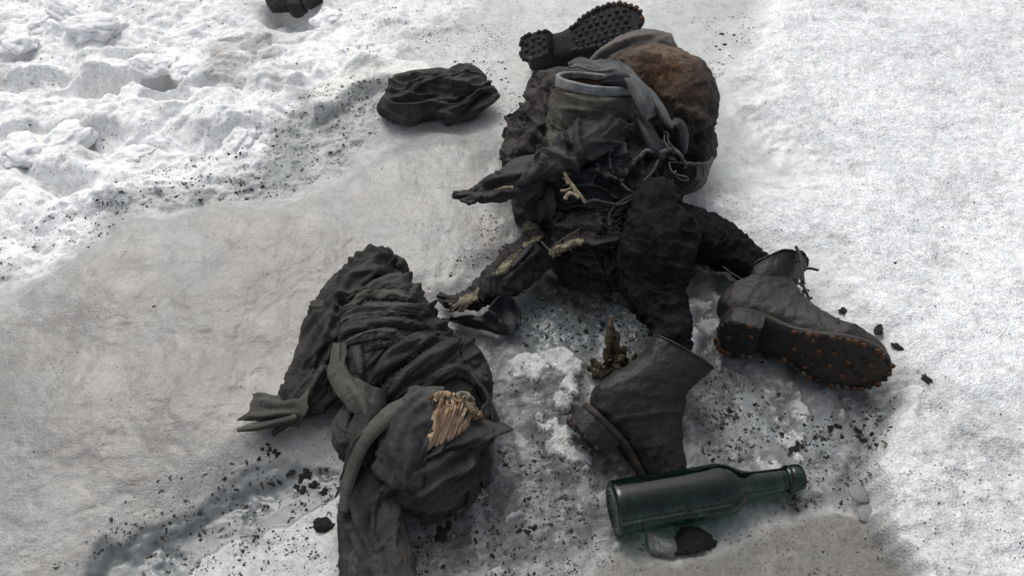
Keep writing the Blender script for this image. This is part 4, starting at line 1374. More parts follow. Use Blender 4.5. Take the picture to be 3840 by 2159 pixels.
def add_tan(m):
    nt = m.node_tree
    b = nt.nodes['Principled BSDF']
    src = b.inputs['Base Color'].links[0].from_socket
    a = nd(nt, 'ShaderNodeAttribute', attribute_name='tan')
    mx = nd(nt, 'ShaderNodeMix', data_type='RGBA', blend_type='MULTIPLY')
    mx.inputs['Factor'].default_value = 1
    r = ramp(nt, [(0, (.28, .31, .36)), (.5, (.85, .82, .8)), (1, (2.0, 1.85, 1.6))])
    nt.links.new(a.outputs['Fac'], r.inputs['Fac'])
    nt.links.new(src, mx.inputs['A'])
    nt.links.new(r.outputs['Color'], mx.inputs['B'])
    nt.links.new(mx.outputs['Result'], b.inputs['Base Color'])


add_tan(M_HIDE)
M_HIDEG = cloth_mat('grey_hide', (.085, .078, .072), (.15, .135, .125), (.19, .14, .11), rough=.75, scale=12, weave=0, bump=.5)
M_HAIR = plain_mat('brown_hair', (.075, .040, .020), (.24, .14, .07), .6, 40, .4, 0)

ct = thing('crumpled_coat', 'crumpled black coat with pointed sleeve, heaped in the middle of the pile', 'coat', at(2200, 900, 0))
blob('body', [(2010, 290), (2250, 270), (2420, 330), (2500, 480), (2540, 620), (2460, 720), (2350, 780), (2335, 950), (2310, 1060), (2150, 1075), (2075, 1000), (2035, 870), (1985, 830), (1940, 740), (1920, 600), (1915, 490), (1970, 400)], .03, .10, M_COATB, ct, hb=.06, cen=(2190, 640), tilt=.6, nr=40, na=120, rough=.01)
net('draped_side', [[(2000, 268, .175), (2040, 275, .19), (2090, 270, .195), (2130, 265, .195)], [(1985, 340, .14), (2020, 345, .175), (2060, 340, .19), (2110, 330, .195)], [(1955, 410, .12), (1990, 410, .165), (2050, 410, .185), (2100, 420, .185)], [(1900, 450, .08), (1940, 470, .13), (2010, 480, .165), (2090, 480, .175)], [(1886, 520, .05), (1920, 550, .12), (1990, 560, .16), (2080, 560, .165)], [(1893, 600, .03), (1925, 620, .11), (1990, 630, .145), (2070, 640, .15)], [(1903, 680, .02), (1950, 700, .09), (2010, 700, .12), (2080, 720, .13)], [(1923, 770, .01), (1970, 790, .065), (2030, 790, .10), (2090, 800, .11)], [(1975, 850, .0), (2010, 860, .045), (2060, 860, .075), (2110, 870, .09)]], M_COATB, ct, (170, 90), .004,
    wr=[(.008, .05, 10, 2.5, 41), (.004, .02, 20, 3, 42), (.002, .009, 0, 3, 43)],
    folds=[([(1920, 540), (1912, 620), (1935, 710)], 13, .014), ([(1952, 540), (1945, 600), (1962, 670)], 10, .012), ([(1985, 520), (1975, 600), (1992, 660)], 11, .012), ([(2005, 330), (1992, 400), (1945, 445)], 15, .012), ([(2065, 295), (2030, 360), (1990, 395)], 14, .012), ([(2045, 470), (1990, 520), (1955, 570)], 12, .010), ([(2065, 560), (2030, 600), (2040, 660)], 13, .012), ([(2080, 560), (2050, 540), (2020, 500)], 12, .008), ([(1945, 750), (1965, 830)], 11, .010), ([(1985, 730), (1998, 840)], 12, .011), ([(2030, 740), (2040, 840)], 12, .010), ([(1900, 500), (1960, 500), (2030, 540)], 10, .006)] + creases(60, (1890, 280, 2100, 850), 95, (40, 130), (3, 8), (.004, .008), 7, 26))
net('lapel', [[(1985, 605, .18), (2060, 560, .205), (2115, 500, .222), (2180, 445, .228), (2260, 418, .232), (2340, 425, .226), (2405, 460, .212)], [(1960, 640, .17), (2050, 600, .20), (2110, 560, .216), (2180, 510, .226), (2260, 480, .23), (2340, 465, .22), (2412, 490, .205)], [(1930, 690, .155), (2030, 650, .183), (2100, 640, .195), (2165, 592, .21), (2250, 545, .215), (2340, 500, .21), (2420, 520, .195)], [(1925, 712, .125), (2020, 690, .15), (2100, 668, .16), (2160, 625, .178), (2240, 585, .188), (2330, 540, .188), (2425, 550, .178)]], M_LAPEL, ct, (70, 170), .004,
    wr=[(.004, .04, 70, 3, 51), (.002, .015, 60, 3, 52)],
    folds=[([(2105, 490), (2122, 550), (2150, 620), (2180, 650)], 17, .013), ([(2172, 445), (2165, 520), (2178, 600)], 15, .012), ([(1995, 595), (2045, 570), (2095, 585), (2140, 615)], 13, .010), ([(2240, 425), (2330, 470), (2410, 500)], 14, .008), ([(2050, 570), (2030, 630), (1960, 690)], 12, .010), ([(1990, 605), (1975, 660), (1935, 700)], 10, .010), ([(2190, 450), (2280, 430), (2370, 440)], 9, .010), ([(2185, 600), (2260, 560), (2350, 510)], 8, .010), ([(2135, 540), (2140, 600)], 14, -.014)] + creases(22, (1960, 430, 2400, 680), -30, (60, 150), (4, 9), (.002, .004), 8, 20))
tube('pointed_sleeve', [(2040, 655, .15, .040, .032), (1960, 665, .145, .038, .03), (1890, 692, .13, .036, .024), (1820, 718, .12, .026, .015), (1755, 738, .11, .014, .008), (1695, 730, .11, .004, .003)], M_LAPEL, ct, n=(110, 70), ease=(.4, .5), wr=[(.005, .03, 0, 4, 55), (.002, .012, 0, 5, 56)], folds=[([(2000, 650), (1890, 672), (1780, 730)], 12, .012), ([(1980, 700), (1870, 715), (1790, 742)], 11, .010), ([(1960, 680), (1860, 695), (1800, 720)], 8, -.008)] + creases(36, (1720, 640, 2030, 740), 158, (50, 150), (3, 7), (.003, .006), 12, 10))
band('sleeve_fringe', [(1925, 700, .166), (1890, 704, .158), (1860, 712, .146)], [10, 14, 8], M_LINING, ct, 30, 10, bulge=.6, fr=.006)
net('dark_folds', [[(2040, 640, .14), (2150, 610, .175), (2260, 570, .195), (2370, 530, .195), (2470, 520, .18), (2535, 560, .16)], [(2040, 700, .12), (2150, 680, .16), (2260, 640, .178), (2370, 600, .182), (2470, 590, .17), (2535, 630, .15)], [(2050, 770, .10), (2150, 750, .135), (2260, 720, .15), (2360, 690, .16), (2440, 680, .15), (2525, 690, .13)], [(2060, 850, .075), (2150, 840, .105), (2250, 810, .12), (2340, 790, .125), (2420, 760, .125), (2500, 735, .105)]], M_COAT, ct, (110, 170), .004,
    wr=[(.007, .05, 40, 2.5, 61), (.004, .02, 60, 3, 62), (.002, .009, 30, 3, 63)],
    folds=[([(2290, 550), (2282, 620), (2312, 695)], 11, .016), ([(2332, 530), (2340, 600), (2372, 655)], 12, .016), ([(2430, 545), (2360, 630), (2320, 705)], 11, .014), ([(2190, 640), (2280, 660), (2335, 695)], 11, .012), ([(2120, 705), (2200, 690), (2270, 712), (2335, 765)], 11, .012), ([(2050, 680), (2150, 692)], 12, .010), ([(2480, 540), (2440, 620), (2400, 690)], 12, .014), ([(2100, 790), (2180, 770), (2260, 790)], 12, .010), ([(2390, 600), (2400, 660), (2370, 720)], 9, .012), ([(2230, 590), (2240, 640), (2210, 690)], 11, .010)] + creases(60, (2040, 560, 2520, 820), lambda x, y: 60 if x > 2300 else 10, (50, 150), (3, 8), (.003, .007), 9, 30))
net('lower_front', [[(2060, 800, .09), (2130, 800, .12), (2210, 800, .13), (2290, 790, .13), (2360, 780, .12)], [(2036, 870, .055), (2120, 870, .10), (2200, 870, .118), (2280, 870, .118), (2360, 870, .105)], [(2036, 930, .03), (2110, 930, .085), (2190, 930, .10), (2270, 930, .102), (2350, 930, .09)], [(2070, 990, .01), (2120, 990, .055), (2190, 990, .078), (2260, 990, .08), (2340, 1000, .065)], [(2105, 1060, -.01), (2160, 1085, .02), (2220, 1095, .03), (2280, 1100, .03), (2340, 1095, .02)]], M_COATB, ct, (120, 130), .004,
    wr=[(.008, .045, 30, 2, 71), (.005, .02, 60, 2.5, 72), (.003, .009, 20, 2, 73)], rough=.006,
    folds=[([(2348, 880), (2300, 928), (2250, 930), (2180, 908), (2120, 935), (2070, 955), (2034, 920)], 22, .016, 'e'), ([(2080, 830), (2130, 860), (2200, 850), (2280, 870)], 13, .010), ([(2240, 800), (2250, 880)], 12, .010), ([(2150, 800), (2130, 850), (2070, 880)], 12, .010), ([(2290, 830), (2310, 900)], 10, .010), ([(2130, 960), (2200, 990), (2270, 980)], 12, .008), ([(2180, 1030), (2240, 1010), (2310, 1040)], 12, .008)] + creases(60, (2040, 790, 2340, 1090), 15, (40, 130), (3, 8), (.003, .007), 10, 40), fr=.004)
band('torn_lining', [(2062, 958, .085), (2100, 935, .108), (2150, 912, .122), (2195, 905, .128)], [30, 34, 36, 16], M_LINING, ct, 50, 16, bulge=.6, wr=[(.004, .012, 20, 2, 4)], fr=.006)
for i, q in enumerate(([(2195, 760, .165), (2230, 752, .17), (2270, 760, .165), (2330, 768, .16), (2380, 740, .165)], [(2288, 850, .14), (2285, 810, .145), (2310, 770, .155), (2370, 735, .165), (2430, 700, .17)], [(2315, 795, .15), (2345, 775, .155), (2385, 770, .15)], [(2390, 735, .17), (2410, 690, .185), (2450, 640, .195), (2470, 600, .2)], [(2330, 690, .18), (2360, 715, .178), (2395, 735, .17)], [(2030, 905, .10), (2060, 935, .105), (2085, 915, .115), (2120, 890, .122), (2180, 855, .13)])):
    cord('drawstring', q, (.0027, .0026, .0028, .0026, .0026, .0010)[i], M_CORD if i < 5 else M_CORDL, ct, 50)

# canister
AX = unit(np.array([.10, .42, .90]))
RC, RR = at(2230, 303, .245), .0665
cn = thing('canister', 'round metal canister wrapped in olive canvas on top of the pile', 'canister', RC - AX * .13)
pr = lambda L_: np.array([[-.13 + 0, 0]] + L_)
G, a_, f1, f2 = lathe([(-.13, .0), (-.13, RR), (-.06, RR), (-.004, RR), (-.001, RR), (-.001, RR - .004), (-.06, RR - .005), (-.085, RR - .006), (-.085, 0)], RC, RC + AX, 96)
part('wall', G.reshape(-1, 3), gridfaces(9, 96, True)[:, ::-1], M_RUSTIN, cn, smooth=False)
G, *_ = lathe([(-.012, RR + .0006), (.000, RR + .0012), (.0026, RR + .0004), (.0028, RR - .0065), (.000, RR - .0075), (-.008, RR - .0072)], RC, RC + AX, 96)
G = G + (fbm3(G, 25, 2, 4) * .002)[..., None] * AX
part('rim', G.reshape(-1, 3), gridfaces(6, 96, True)[:, ::-1], M_TIN, cn)
ss = np.linspace(-.018, -.125, 60)
th = np.linspace(0, 2 * np.pi, 200, endpoint=False)
rad = RR + .004 + .0025 * np.sin(np.linspace(0, np.pi, 60))[:, None] + .003 * sstep(-.04, -.12, ss)[:, None] + 0 * th[None]
e_ = f1[None, None] * np.cos(th)[None, :, None] + f2[None, None] * np.sin(th)[None, :, None]
tilt_ = .005 * np.sin(th + .6)[None, :] * np.linspace(1, .2, 60)[:, None]
G = RC + AX * (ss[:, None] + tilt_)[..., None] + e_ * rad[..., None]
G = wrinkles(G, np.broadcast_to(e_, G.shape), np.stack(np.broadcast_arrays(ss[:, None], (th * RR)[None]), -1), [(.004, .03, 90, 4, 81), (.002, .012, 80, 5, 82)])
G = folds_on(G, np.broadcast_to(e_, G.shape), [([(2070, 320), (2140, 355), (2240, 372), (2370, 350)], 12, .005, 'e'), ([(2080, 400), (2150, 410), (2230, 400), (2330, 360)], 10, .004), ([(2075, 370), (2078, 440), (2070, 480)], 8, .004), ([(2130, 400), (2200, 415), (2270, 410)], 6, .004)])
G2 = G - e_ * .003
V = np.concatenate([G.reshape(-1, 3), G2[::-1].reshape(-1, 3)])
part('canvas_wrap', V, gridfaces(120, 200, True), M_CANV, cn)
net('canvas_hem', [[(2065, 430, .195), (2062, 470, .19), (2050, 520, .18), (2048, 570, .17)], [(2100, 450, .205), (2100, 490, .2), (2095, 540, .195), (2080, 585, .18)], [(2150, 470, .21), (2150, 500, .208), (2130, 530, .20), (2105, 560, .19)]], M_CANV, cn, (40, 40), .003, wr=[(.003, .03, 40, 3, 7)])
rg = thing('grey_rag', 'pale grey rag draped over the canister rim and hanging down its right side', 'rag', at(2300, 300, .2))
band('cloth', [(2132, 246, .266), (2175, 238, .274), (2232, 246, .276), (2292, 252, .276), (2348, 276, .272), (2388, 330, .262), (2418, 385, .25), (2448, 440, .232)], [18, 38, 44, 42, 50, 60, 70, 58], M_RAG, rg, 120, 34, bulge=.2, thick=.003, wr=[(.005, .02, 6, 5, 91), (.0025, .009, 4, 5, 92)], folds=[([(2150, 245), (2230, 275), (2310, 262)], 9, .007), ([(2320, 280), (2380, 330), (2420, 420)], 12, .006), ([(2350, 275), (2410, 340), (2450, 430)], 10, .005)], fr=.0006)
band('loose_end', [(2405, 318, .25), (2440, 352, .245), (2472, 405, .235), (2495, 448, .225), (2520, 480, .215)], [18, 30, 40, 42, 20], M_RAG, rg, 50, 16, bulge=.9, fr=.002)
tube('rolled_end', [(2255, 308, .264, .010, .010), (2300, 302, .270, .013, .012), (2350, 306, .268, .013, .012), (2395, 325, .258, .008, .008)], M_COAT, rg, n=(40, 30), ease=(.2, .5), wr=[(.003, .015, 0, 4, 5)])
band('tongue', [(2395, 440, .225), (2430, 500, .218), (2465, 565, .205), (2480, 600, .19)], [40, 54, 60, 40], M_COAT, ct, 50, 16, bulge=.4)
band('tongue', [(2512, 476, .212), (2540, 462, .214), (2556, 500, .2), (2558, 550, .185), (2548, 600, .165)], [20, 44, 50, 44, 20], M_COAT, ct, 60, 18, bulge=.4, wr=[(.003, .02, 0, 3, 8)])
st = thing('tangled_string', 'thin grey string tangled over the coat beside the brown hide pack', 'string', at(2510, 600, .1))
for q, r in (([(2400, 590, .20), (2425, 565, .21), (2470, 572, .208), (2520, 560, .2), (2545, 575, .195), (2572, 618, .18)], .0035), ([(2488, 496, .215), (2503, 500, .215), (2505, 525, .212), (2520, 548, .206), (2545, 580, .196), (2570, 612, .186)], .0014), ([(2492, 505, .214), (2492, 530, .212), (2508, 560, .208)], .0013), ([(2508, 612, .19), (2518, 640, .186), (2540, 655, .182), (2575, 664, .174), (2578, 676, .17), (2552, 674, .174), (2530, 652, .182), (2536, 640, .184)], .0014), ([(2530, 565, .202), (2560, 590, .194), (2575, 620, .18), (2568, 632, .178)], .0013)):
    cord('strand', q, r, M_CORDL, st, 60)

# hide pack
pk = thing('hide_pack', 'rounded brown pack of hairy weathered hide at the right of the pile', 'pack', at(2560, 480, 0))
G, N, UV = blob('hide', [(2300, 330), (2290, 270), (2330, 215), (2420, 185), (2500, 192), (2560, 205), (2612, 228), (2655, 272), (2684, 340), (2693, 420), (2682, 480), (2688, 545), (2672, 610), (2640, 650), (2560, 650), (2480, 580), (2400, 450)], .11, .095, M_HIDE, pk, hb=.08, cen=(2520, 400), tilt=.40, nr=70, na=200, p=2.0, rough=.010, ret=True,
                wr=[(.003, .06, 30, 2, 95), (.002, .02, 40, 2, 96)], folds=[([(2690, 480), (2640, 500), (2600, 560)], 16, -.012), ([(2530, 400), (2590, 420), (2650, 470)], 14, .006), ([(2560, 560), (2620, 520), (2680, 520)], 18, -.010)])
hd = part('hide', G.reshape(-1, 3), gridfaces(G.shape[0], G.shape[1], True)[:, ::-1], M_HIDE, pk, UV.reshape(-1, 2))
q_ = proj(G.reshape(-1, 3))
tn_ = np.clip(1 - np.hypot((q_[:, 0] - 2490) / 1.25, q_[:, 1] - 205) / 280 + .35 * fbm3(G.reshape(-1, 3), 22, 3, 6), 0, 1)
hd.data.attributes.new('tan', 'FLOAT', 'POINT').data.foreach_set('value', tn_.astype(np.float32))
blob('grey_flap', [(2180, 275), (2225, 215), (2290, 167), (2385, 128), (2450, 122), (2512, 142), (2548, 205), (2520, 260), (2400, 300), (2260, 310)], .135, .055, M_HIDEG, pk, hb=.06, tilt=.45, nr=50, na=140, p=2.6, rough=.005, wr=[(.003, .04, 20, 3, 97)], folds=[([(2195, 255), (2290, 178), (2390, 142), (2470, 135)], 10, .007), ([(2215, 265), (2310, 190), (2380, 165)], 8, -.006)])
rnd = random.Random(11)
HV, HF = [], []
Pf = proj(G[:70].reshape(-1, 3)).reshape(70, -1, 2)
gi = G[:70]
crown = np.array([2490., 205.])
from collections import defaultdict
cells = defaultdict(list)
for i in range(0, 70):
    for j in range(gi.shape[1]):
        cells[(int(Pf[i, j, 0] // 14), int(Pf[i, j, 1] // 14))].append((i, j))


def on_hide(p):
    for rad_ in (0, 1, 2):
        best = None
        for a in range(-rad_, rad_ + 1):
            for b in range(-rad_, rad_ + 1):
                for i, j in cells.get((int(p[0] // 14) + a, int(p[1] // 14) + b), ()):
                    d = (Pf[i, j, 0] - p[0]) ** 2 + (Pf[i, j, 1] - p[1]) ** 2
                    if best is None or d < best[0]:
                        best = (d, i, j)
        if best:
            return gi[best[1], best[2]], N[best[1], best[2]]
    return None


for s in range(560):
    a = rnd.uniform(.15, math.pi - .05) if s % 3 else rnd.uniform(.9, math.pi + .1)
    r0 = abs(rnd.gauss(0, 1)) * 75 + 6
    p = crown + np.array([math.cos(a), math.sin(a)]) * r0
    d = np.array([math.cos(a), math.sin(a)])
    pts = []
    ln = rnd.uniform(6, 14)
    for q in range(7):
        h = on_hide(p)
        if h is None:
            break
        pts.append(h[0] + h[1] * (.0012 + .0022 * rnd.random()))
        ang = rnd.gauss(0, .22) + .12 * math.sin(r0 * .05)
        d = np.array([d[0] * math.cos(ang) - d[1] * math.sin(ang), d[0] * math.sin(ang) + d[1] * math.cos(ang)])
        d = unit(d + np.array([-.06, .02]))
        p = p + d * ln
    if len(pts) < 4:
        continue
    pts = np.array(pts)
    pts = (pts + np.roll(pts, 1, 0)) / 2 if False else pts
    v, f = cord_mesh(catmull(pts, 10), .00028, 3, .5)
    o_ = len(HV)
    HV.extend(v.tolist())
    HF.extend([[k_ + o_ for k_ in ff] for ff in f])
hr = part('hair', np.array(HV), HF, M_HAIR, pk)
hr['kind'] = 'stuff'
net('leather_base', [[(2500, 610, .165), (2560, 612, .172), (2620, 616, .168), (2655, 610, .15), (2670, 598, .125)], [(2480, 655, .13), (2550, 665, .14), (2615, 668, .132), (2650, 650, .112), (2664, 632, .09)], [(2470, 700, .085), (2545, 712, .085), (2600, 708, .078), (2635, 690, .06), (2652, 665, .05)], [(2475, 725, .03), (2550, 735, .02), (2600, 722, .02), (2630, 705, .01), (2650, 680, .01)]], M_COAT, pk, (60, 80), .004, wr=[(.003, .03, 0, 3, 98)])
cord('base_edge', [(2545, 614, .176), (2590, 618, .176), (2640, 617, .163), (2664, 606, .14), (2671, 592, .122)], .003, M_COAT, pk, 40)

# straw
sw = thing('straw_sprig', 'pale yellow broken straw stalk stuck on the black coat front', 'straw', at(2150, 720, .15))
for q, r in (([(2112, 634, .192), (2132, 676, .186), (2155, 705, .18), (2178, 735, .174), (2197, 762, .166)], .0034), ([(2102, 716, .178), (2125, 713, .18), (2142, 704, .18)], .0022), ([(2118, 748, .168), (2132, 726, .176), (2152, 728, .176), (2172, 742, .174)], .0036), ([(2150, 706, .182), (2160, 722, .178), (2160, 738, .174)], .003), ([(2130, 690, .184), (2118, 668, .186)], .002)):
    V, F_ = cord_mesh(catmull([at(*p) for p in q], 30), r, 7, .2, .5)
    part('stem', V, F_, M_STRAW, sw)

# stockings
sk = thing('knitted_stocking', 'upright black knitted stocking bulging at the knee, ending in the ankle boot', 'stocking', at(2480, 1150, 0))
tube('leg', [(2455, 690, .17, .030, .03), (2460, 760, .17, .046, .045), (2462, 850, .155, .058, .052), (2462, 940, .135, .060, .052), (2456, 1020, .115, .052, .045), (2462, 1090, .10, .040, .036), (2492, 1165, .09, .028, .027), (2515, 1240, .085, .025, .024), (2525, 1330, .07, .024, .024)], M_KNIT, sk, n=(150, 90), ease=(.8, 0), rough=.006, seed=4, wr=[(.008, .06, 30, 2, 101), (.005, .02, 50, 2, 102), (.002, .008, 0, 1.5, 103)], folds=[([(2560, 780), (2600, 880), (2560, 980)], 18, .010), ([(2380, 800), (2400, 920), (2380, 1020)], 16, .008)])
s2 = thing('wool_stocking', 'black wool stocking running from the pile into the boot lying on its side', 'stocking', at(2700, 960, 0))
tube('leg', [(2510, 860, .08, .050, .046), (2600, 878, .072, .050, .044), (2690, 912, .062, .044, .038), (2765, 955, .056, .038, .032), (2815, 992, .050, .032, .028), (2850, 1020, .046, .026, .024)], M_KNIT, s2, n=(110, 80), ease=(.5, 0), rough=.005, seed=7, wr=[(.006, .05, 60, 2, 105), (.004, .018, 40, 2, 106), (.002, .008, 0, 1.5, 107)])
cord('loose_thread', [(2712, 1000, .09), (2745, 1025, .082), (2785, 1048, .075), (2800, 1066, .07)], .0011, M_CORDL, s2, 30)

# torn leather sleeve on the ice, with pale lining
ts = thing('torn_gaiter', 'torn black leather gaiter with pale lining, between the coat and the cloth bundle', 'gaiter', at(1880, 1080, 0))
tube('leather', [(2060, 905, .06, .032, .024), (1980, 965, .055, .036, .024), (1900, 1035, .05, .040, .026), (1830, 1085, .042, .038, .024), (1760, 1120, .035, .026, .018), (1690, 1130, .028, .014, .01), (1640, 1105, .025, .006, .005)], M_COATB, ts, n=(120, 64), ease=(.4, .6), rough=.005, wr=[(.006, .02, 80, 3, 111), (.004, .035, 20, 3, 112)], folds=[([(2030, 930), (1960, 990), (1900, 1050)], 9, .008), ([(1840, 1040), (1830, 1110)], 7, .006), ([(1815, 1050), (1812, 1120)], 7, .006), ([(1860, 1030), (1850, 1100)], 7, .005)] + creases(30, (1680, 900, 2050, 1150), 140, (30, 90), (3, 6), (.002, .005), 11, 30))
band('pale_lining', [(2035, 885, .085), (1990, 908, .082), (1950, 940, .078), (1915, 985, .074), (1880, 1015, .07), (1848, 1032, .066)], [14, 26, 34, 36, 40, 20], M_LINING, ts, 60, 14, bulge=.5, wr=[(.004, .014, 60, 2, 7)], fr=.005)
band('dark_strip', [(2000, 912, .09), (1960, 955, .086), (1920, 1000, .08)], [14, 26, 14], M_COAT, ts, 40, 10, bulge=.3)
net('torn_paper', [[(1802, 1070, .06), (1795, 1100, .064), (1800, 1135, .06)], [(1770, 1095, .055), (1765, 1120, .06), (1760, 1150, .052)], [(1730, 1120, .045), (1728, 1135, .05), (1720, 1155, .042)], [(1695, 1142, .035), (1698, 1150, .038), (1692, 1160, .032)]], M_LINING, ts, (40, 30), .003, wr=[(.005, .02, 40, 2, 3)], fr=.008)
blob('paper_wad', [(1965, 840), (1998, 828), (2035, 845), (2030, 900), (1985, 905), (1960, 880)], .06, .02, M_LINING, ts, hb=.03, tilt=.3, nr=20, na=60, rough=.010)
fl = thing('leather_flap', 'curled dark leather flap lying on the ice below the torn gaiter', 'leather', at(1850, 1210, 0))
net('flap', [[(1655, 1197, .03), (1740, 1182, .04), (1800, 1188, .042), (1832, 1162, .055), (1862, 1120, .05), (1905, 1108, .045), (1946, 1150, .04)], [(1665, 1198, .028), (1745, 1200, .036), (1810, 1208, .038), (1850, 1195, .038), (1880, 1170, .026), (1915, 1165, .024), (1950, 1190, .032)], [(1690, 1203, .018), (1750, 1220, .022), (1820, 1232, .026), (1870, 1238, .03), (1895, 1225, .022), (1925, 1215, .022), (1948, 1220, .028)], [(1710, 1206, .008), (1760, 1226, .01), (1830, 1242, .01), (1880, 1256, .012), (1905, 1257, .014), (1930, 1246, .016), (1945, 1228, .018)]], M_COAT, fl, (60, 100), .0035, wr=[(.002, .03, 30, 3, 5)], folds=[([(1832, 1160), (1862, 1205), (1905, 1255)], 7, .010), ([(1660, 1196), (1760, 1185), (1830, 1165)], 6, .005)])

# ------------------------------------------------------------------ clods, rocks, snow clumps, crumbs
def lump_mesh(name, seed, mat, nu=12, nv=18, rough=.35, flat=1.0, freq=1.6):
    t = np.linspace(0, np.pi, nu)
    a = np.linspace(0, 2 * np.pi, nv, endpoint=False)
    P = np.stack([np.sin(t)[:, None] * np.cos(a)[None], np.sin(t)[:, None] * np.sin(a)[None], np.cos(t)[:, None] + 0 * a[None]], -1)
    P = P * (1 + rough * fbm3(P, freq, 4, seed, .5))[..., None]
    P[..., 2] *= flat
    P[0] = P[0].mean(0)
    P[-1] = P[-1].mean(0)
    return mesh_of(name, P.reshape(-1, 3), gridfaces(nu, nv, True), mat, smooth=rough < .5 or nu > 40)


def rock_mesh(name, seed, mat, planes=16, n=(22, 32), rough=.05, flat=.8):
    r = np.random.RandomState(seed)
    pl = unit(r.normal(size=(planes, 3)))
    dd = r.uniform(.62, 1.0, planes)
    t = np.linspace(0, np.pi, n[0])
    a = np.linspace(0, 2 * np.pi, n[1], endpoint=False)
    D = np.stack([np.sin(t)[:, None] * np.cos(a)[None], np.sin(t)[:, None] * np.sin(a)[None], np.cos(t)[:, None] + 0 * a[None]], -1)
    q = D @ pl.T
    R_ = np.where(q > .05, dd / np.maximum(q, .05), 9).min(-1)
    P = D * np.minimum(R_, 1.25)[..., None]
    P = P * (1 + rough * fbm3(P, 4, 4, seed, .6))[..., None]
    P[..., 2] *= flat
    P[0] = P[0].mean(0)
    P[-1] = P[-1].mean(0)
    return mesh_of(name, P.reshape(-1, 3), gridfaces(n[0], n[1], True), mat, smooth=False)


def put(name, me, px, py, s, label, cat, group=None, rot=0., sink=.3, up=0.):
    P = ground_at(px, py)
    o = obj(name, me)
    o.location = (P[0], P[1], P[2] + s[2] * (1 - 2 * sink) * .5 + up)
    o.scale = s
    o.rotation_euler = (0, 0, rot)
    return tag(o, label, cat, group)


M_ROCK = plain_mat('black_rock', (.018, .018, .020), (.062, .062, .064), .8, 50, .4, .9)
M_BARK = plain_mat('rotten_bark', (.018, .015, .011), (.19, .155, .10), .85, 55, .25, 1.0)


def snow_material(name, c, rough, sss):
    m, nt, b = new_mat(name)
    tc = nt.nodes.new('ShaderNodeTexCoord')
    ge = nt.nodes.new('ShaderNodeNewGeometry')
    n = nd(nt, 'ShaderNodeTexNoise', Scale=110.0, Detail=5.0, Roughness=.7)
    nt.links.new(ge.outputs['Position'], n.inputs['Vector'])
    r = ramp(nt, [(.3, tuple(x * .82 for x in c)), (.6, c)])
    nt.links.new(n.outputs['Fac'], r.inputs['Fac'])
    nt.links.new(r.outputs['Color'], b.inputs['Base Color'])
    b.inputs['Roughness'].default_value = rough
    b.inputs['Subsurface Weight'].default_value = sss
    b.inputs['Subsurface Radius'].default_value = (.7, .9, 1.0)
    b.inputs['Subsurface Scale'].default_value = .012
    bp = nd(nt, 'ShaderNodeBump', Strength=.7, Distance=.004)
    nt.links.new(n.outputs['Fac'], bp.inputs['Height'])
    nt.links.new(bp.outputs['Normal'], b.inputs['Normal'])
    return m


M_SNOW = snow_material('clumped_snow', (.90, .91, .92), .6, .35)
M_ICEB = snow_material('grey_ice_lump', (.20, .205, .20), .3, .3)

# rocks melting out at the top
rk = [rock_mesh('dark_rock', 3 + i, M_ROCK, 14, (30, 44), .12) for i in range(3)]
put('dark_rock', rk[0], 1060, 20, (.042, .034, .036), 'left one of three dark wet rocks in the snow at the top edge', 'rock', 'dark rocks at the top edge', .3)
put('dark_rock', rk[1], 1118, 34, (.034, .026, .026), 'middle one of three dark wet rocks in the snow at the top edge', 'rock', 'dark rocks at the top edge', 1.2)
put('dark_rock', rk[2], 1165, 2, (.042, .03, .034), 'right one of three dark wet rocks in the snow at the top edge', 'rock', 'dark rocks at the top edge', 2.2)
# clods beside the bottle
put('black_clod', rock_mesh('black_clod', 21, M_MUD, 22, (34, 48), .35), 2590, 2030, (.029, .022, .020), 'large black crumbly clod on the ice just below the bottle', 'clod')
put('black_clod', rock_mesh('black_clod', 22, M_MUD, 18, (24, 34), .45, .6), 1212, 1972, (.017, .012, .008), 'oval black clod on pale ice left of the trailing trouser leg', 'clod')
put('ice_lump', rock_mesh('ice_lump', 31, M_ICEB, 14, (30, 44), .25), 2470, 2040, (.020, .024, .022), 'glassy grey ice lump propping the middle of the bottle', 'ice lump')
put('ice_pebble', lump_mesh('ice_pebble', 32, M_ICEB, 12, 20, .15, .6), 3262, 1925, (.017, .015, .007), 'lower of two round clear ice pebbles right of the bottle neck', 'ice pebble', 'ice pebbles', 0., .75)
put('ice_pebble', lump_mesh('ice_pebble', 33, M_ICEB, 12, 20, .15, .6), 3228, 1855, (.019, .015, .006), 'upper of two round clear ice pebbles right of the bottle neck', 'ice pebble', 'ice pebbles', 0., .75)

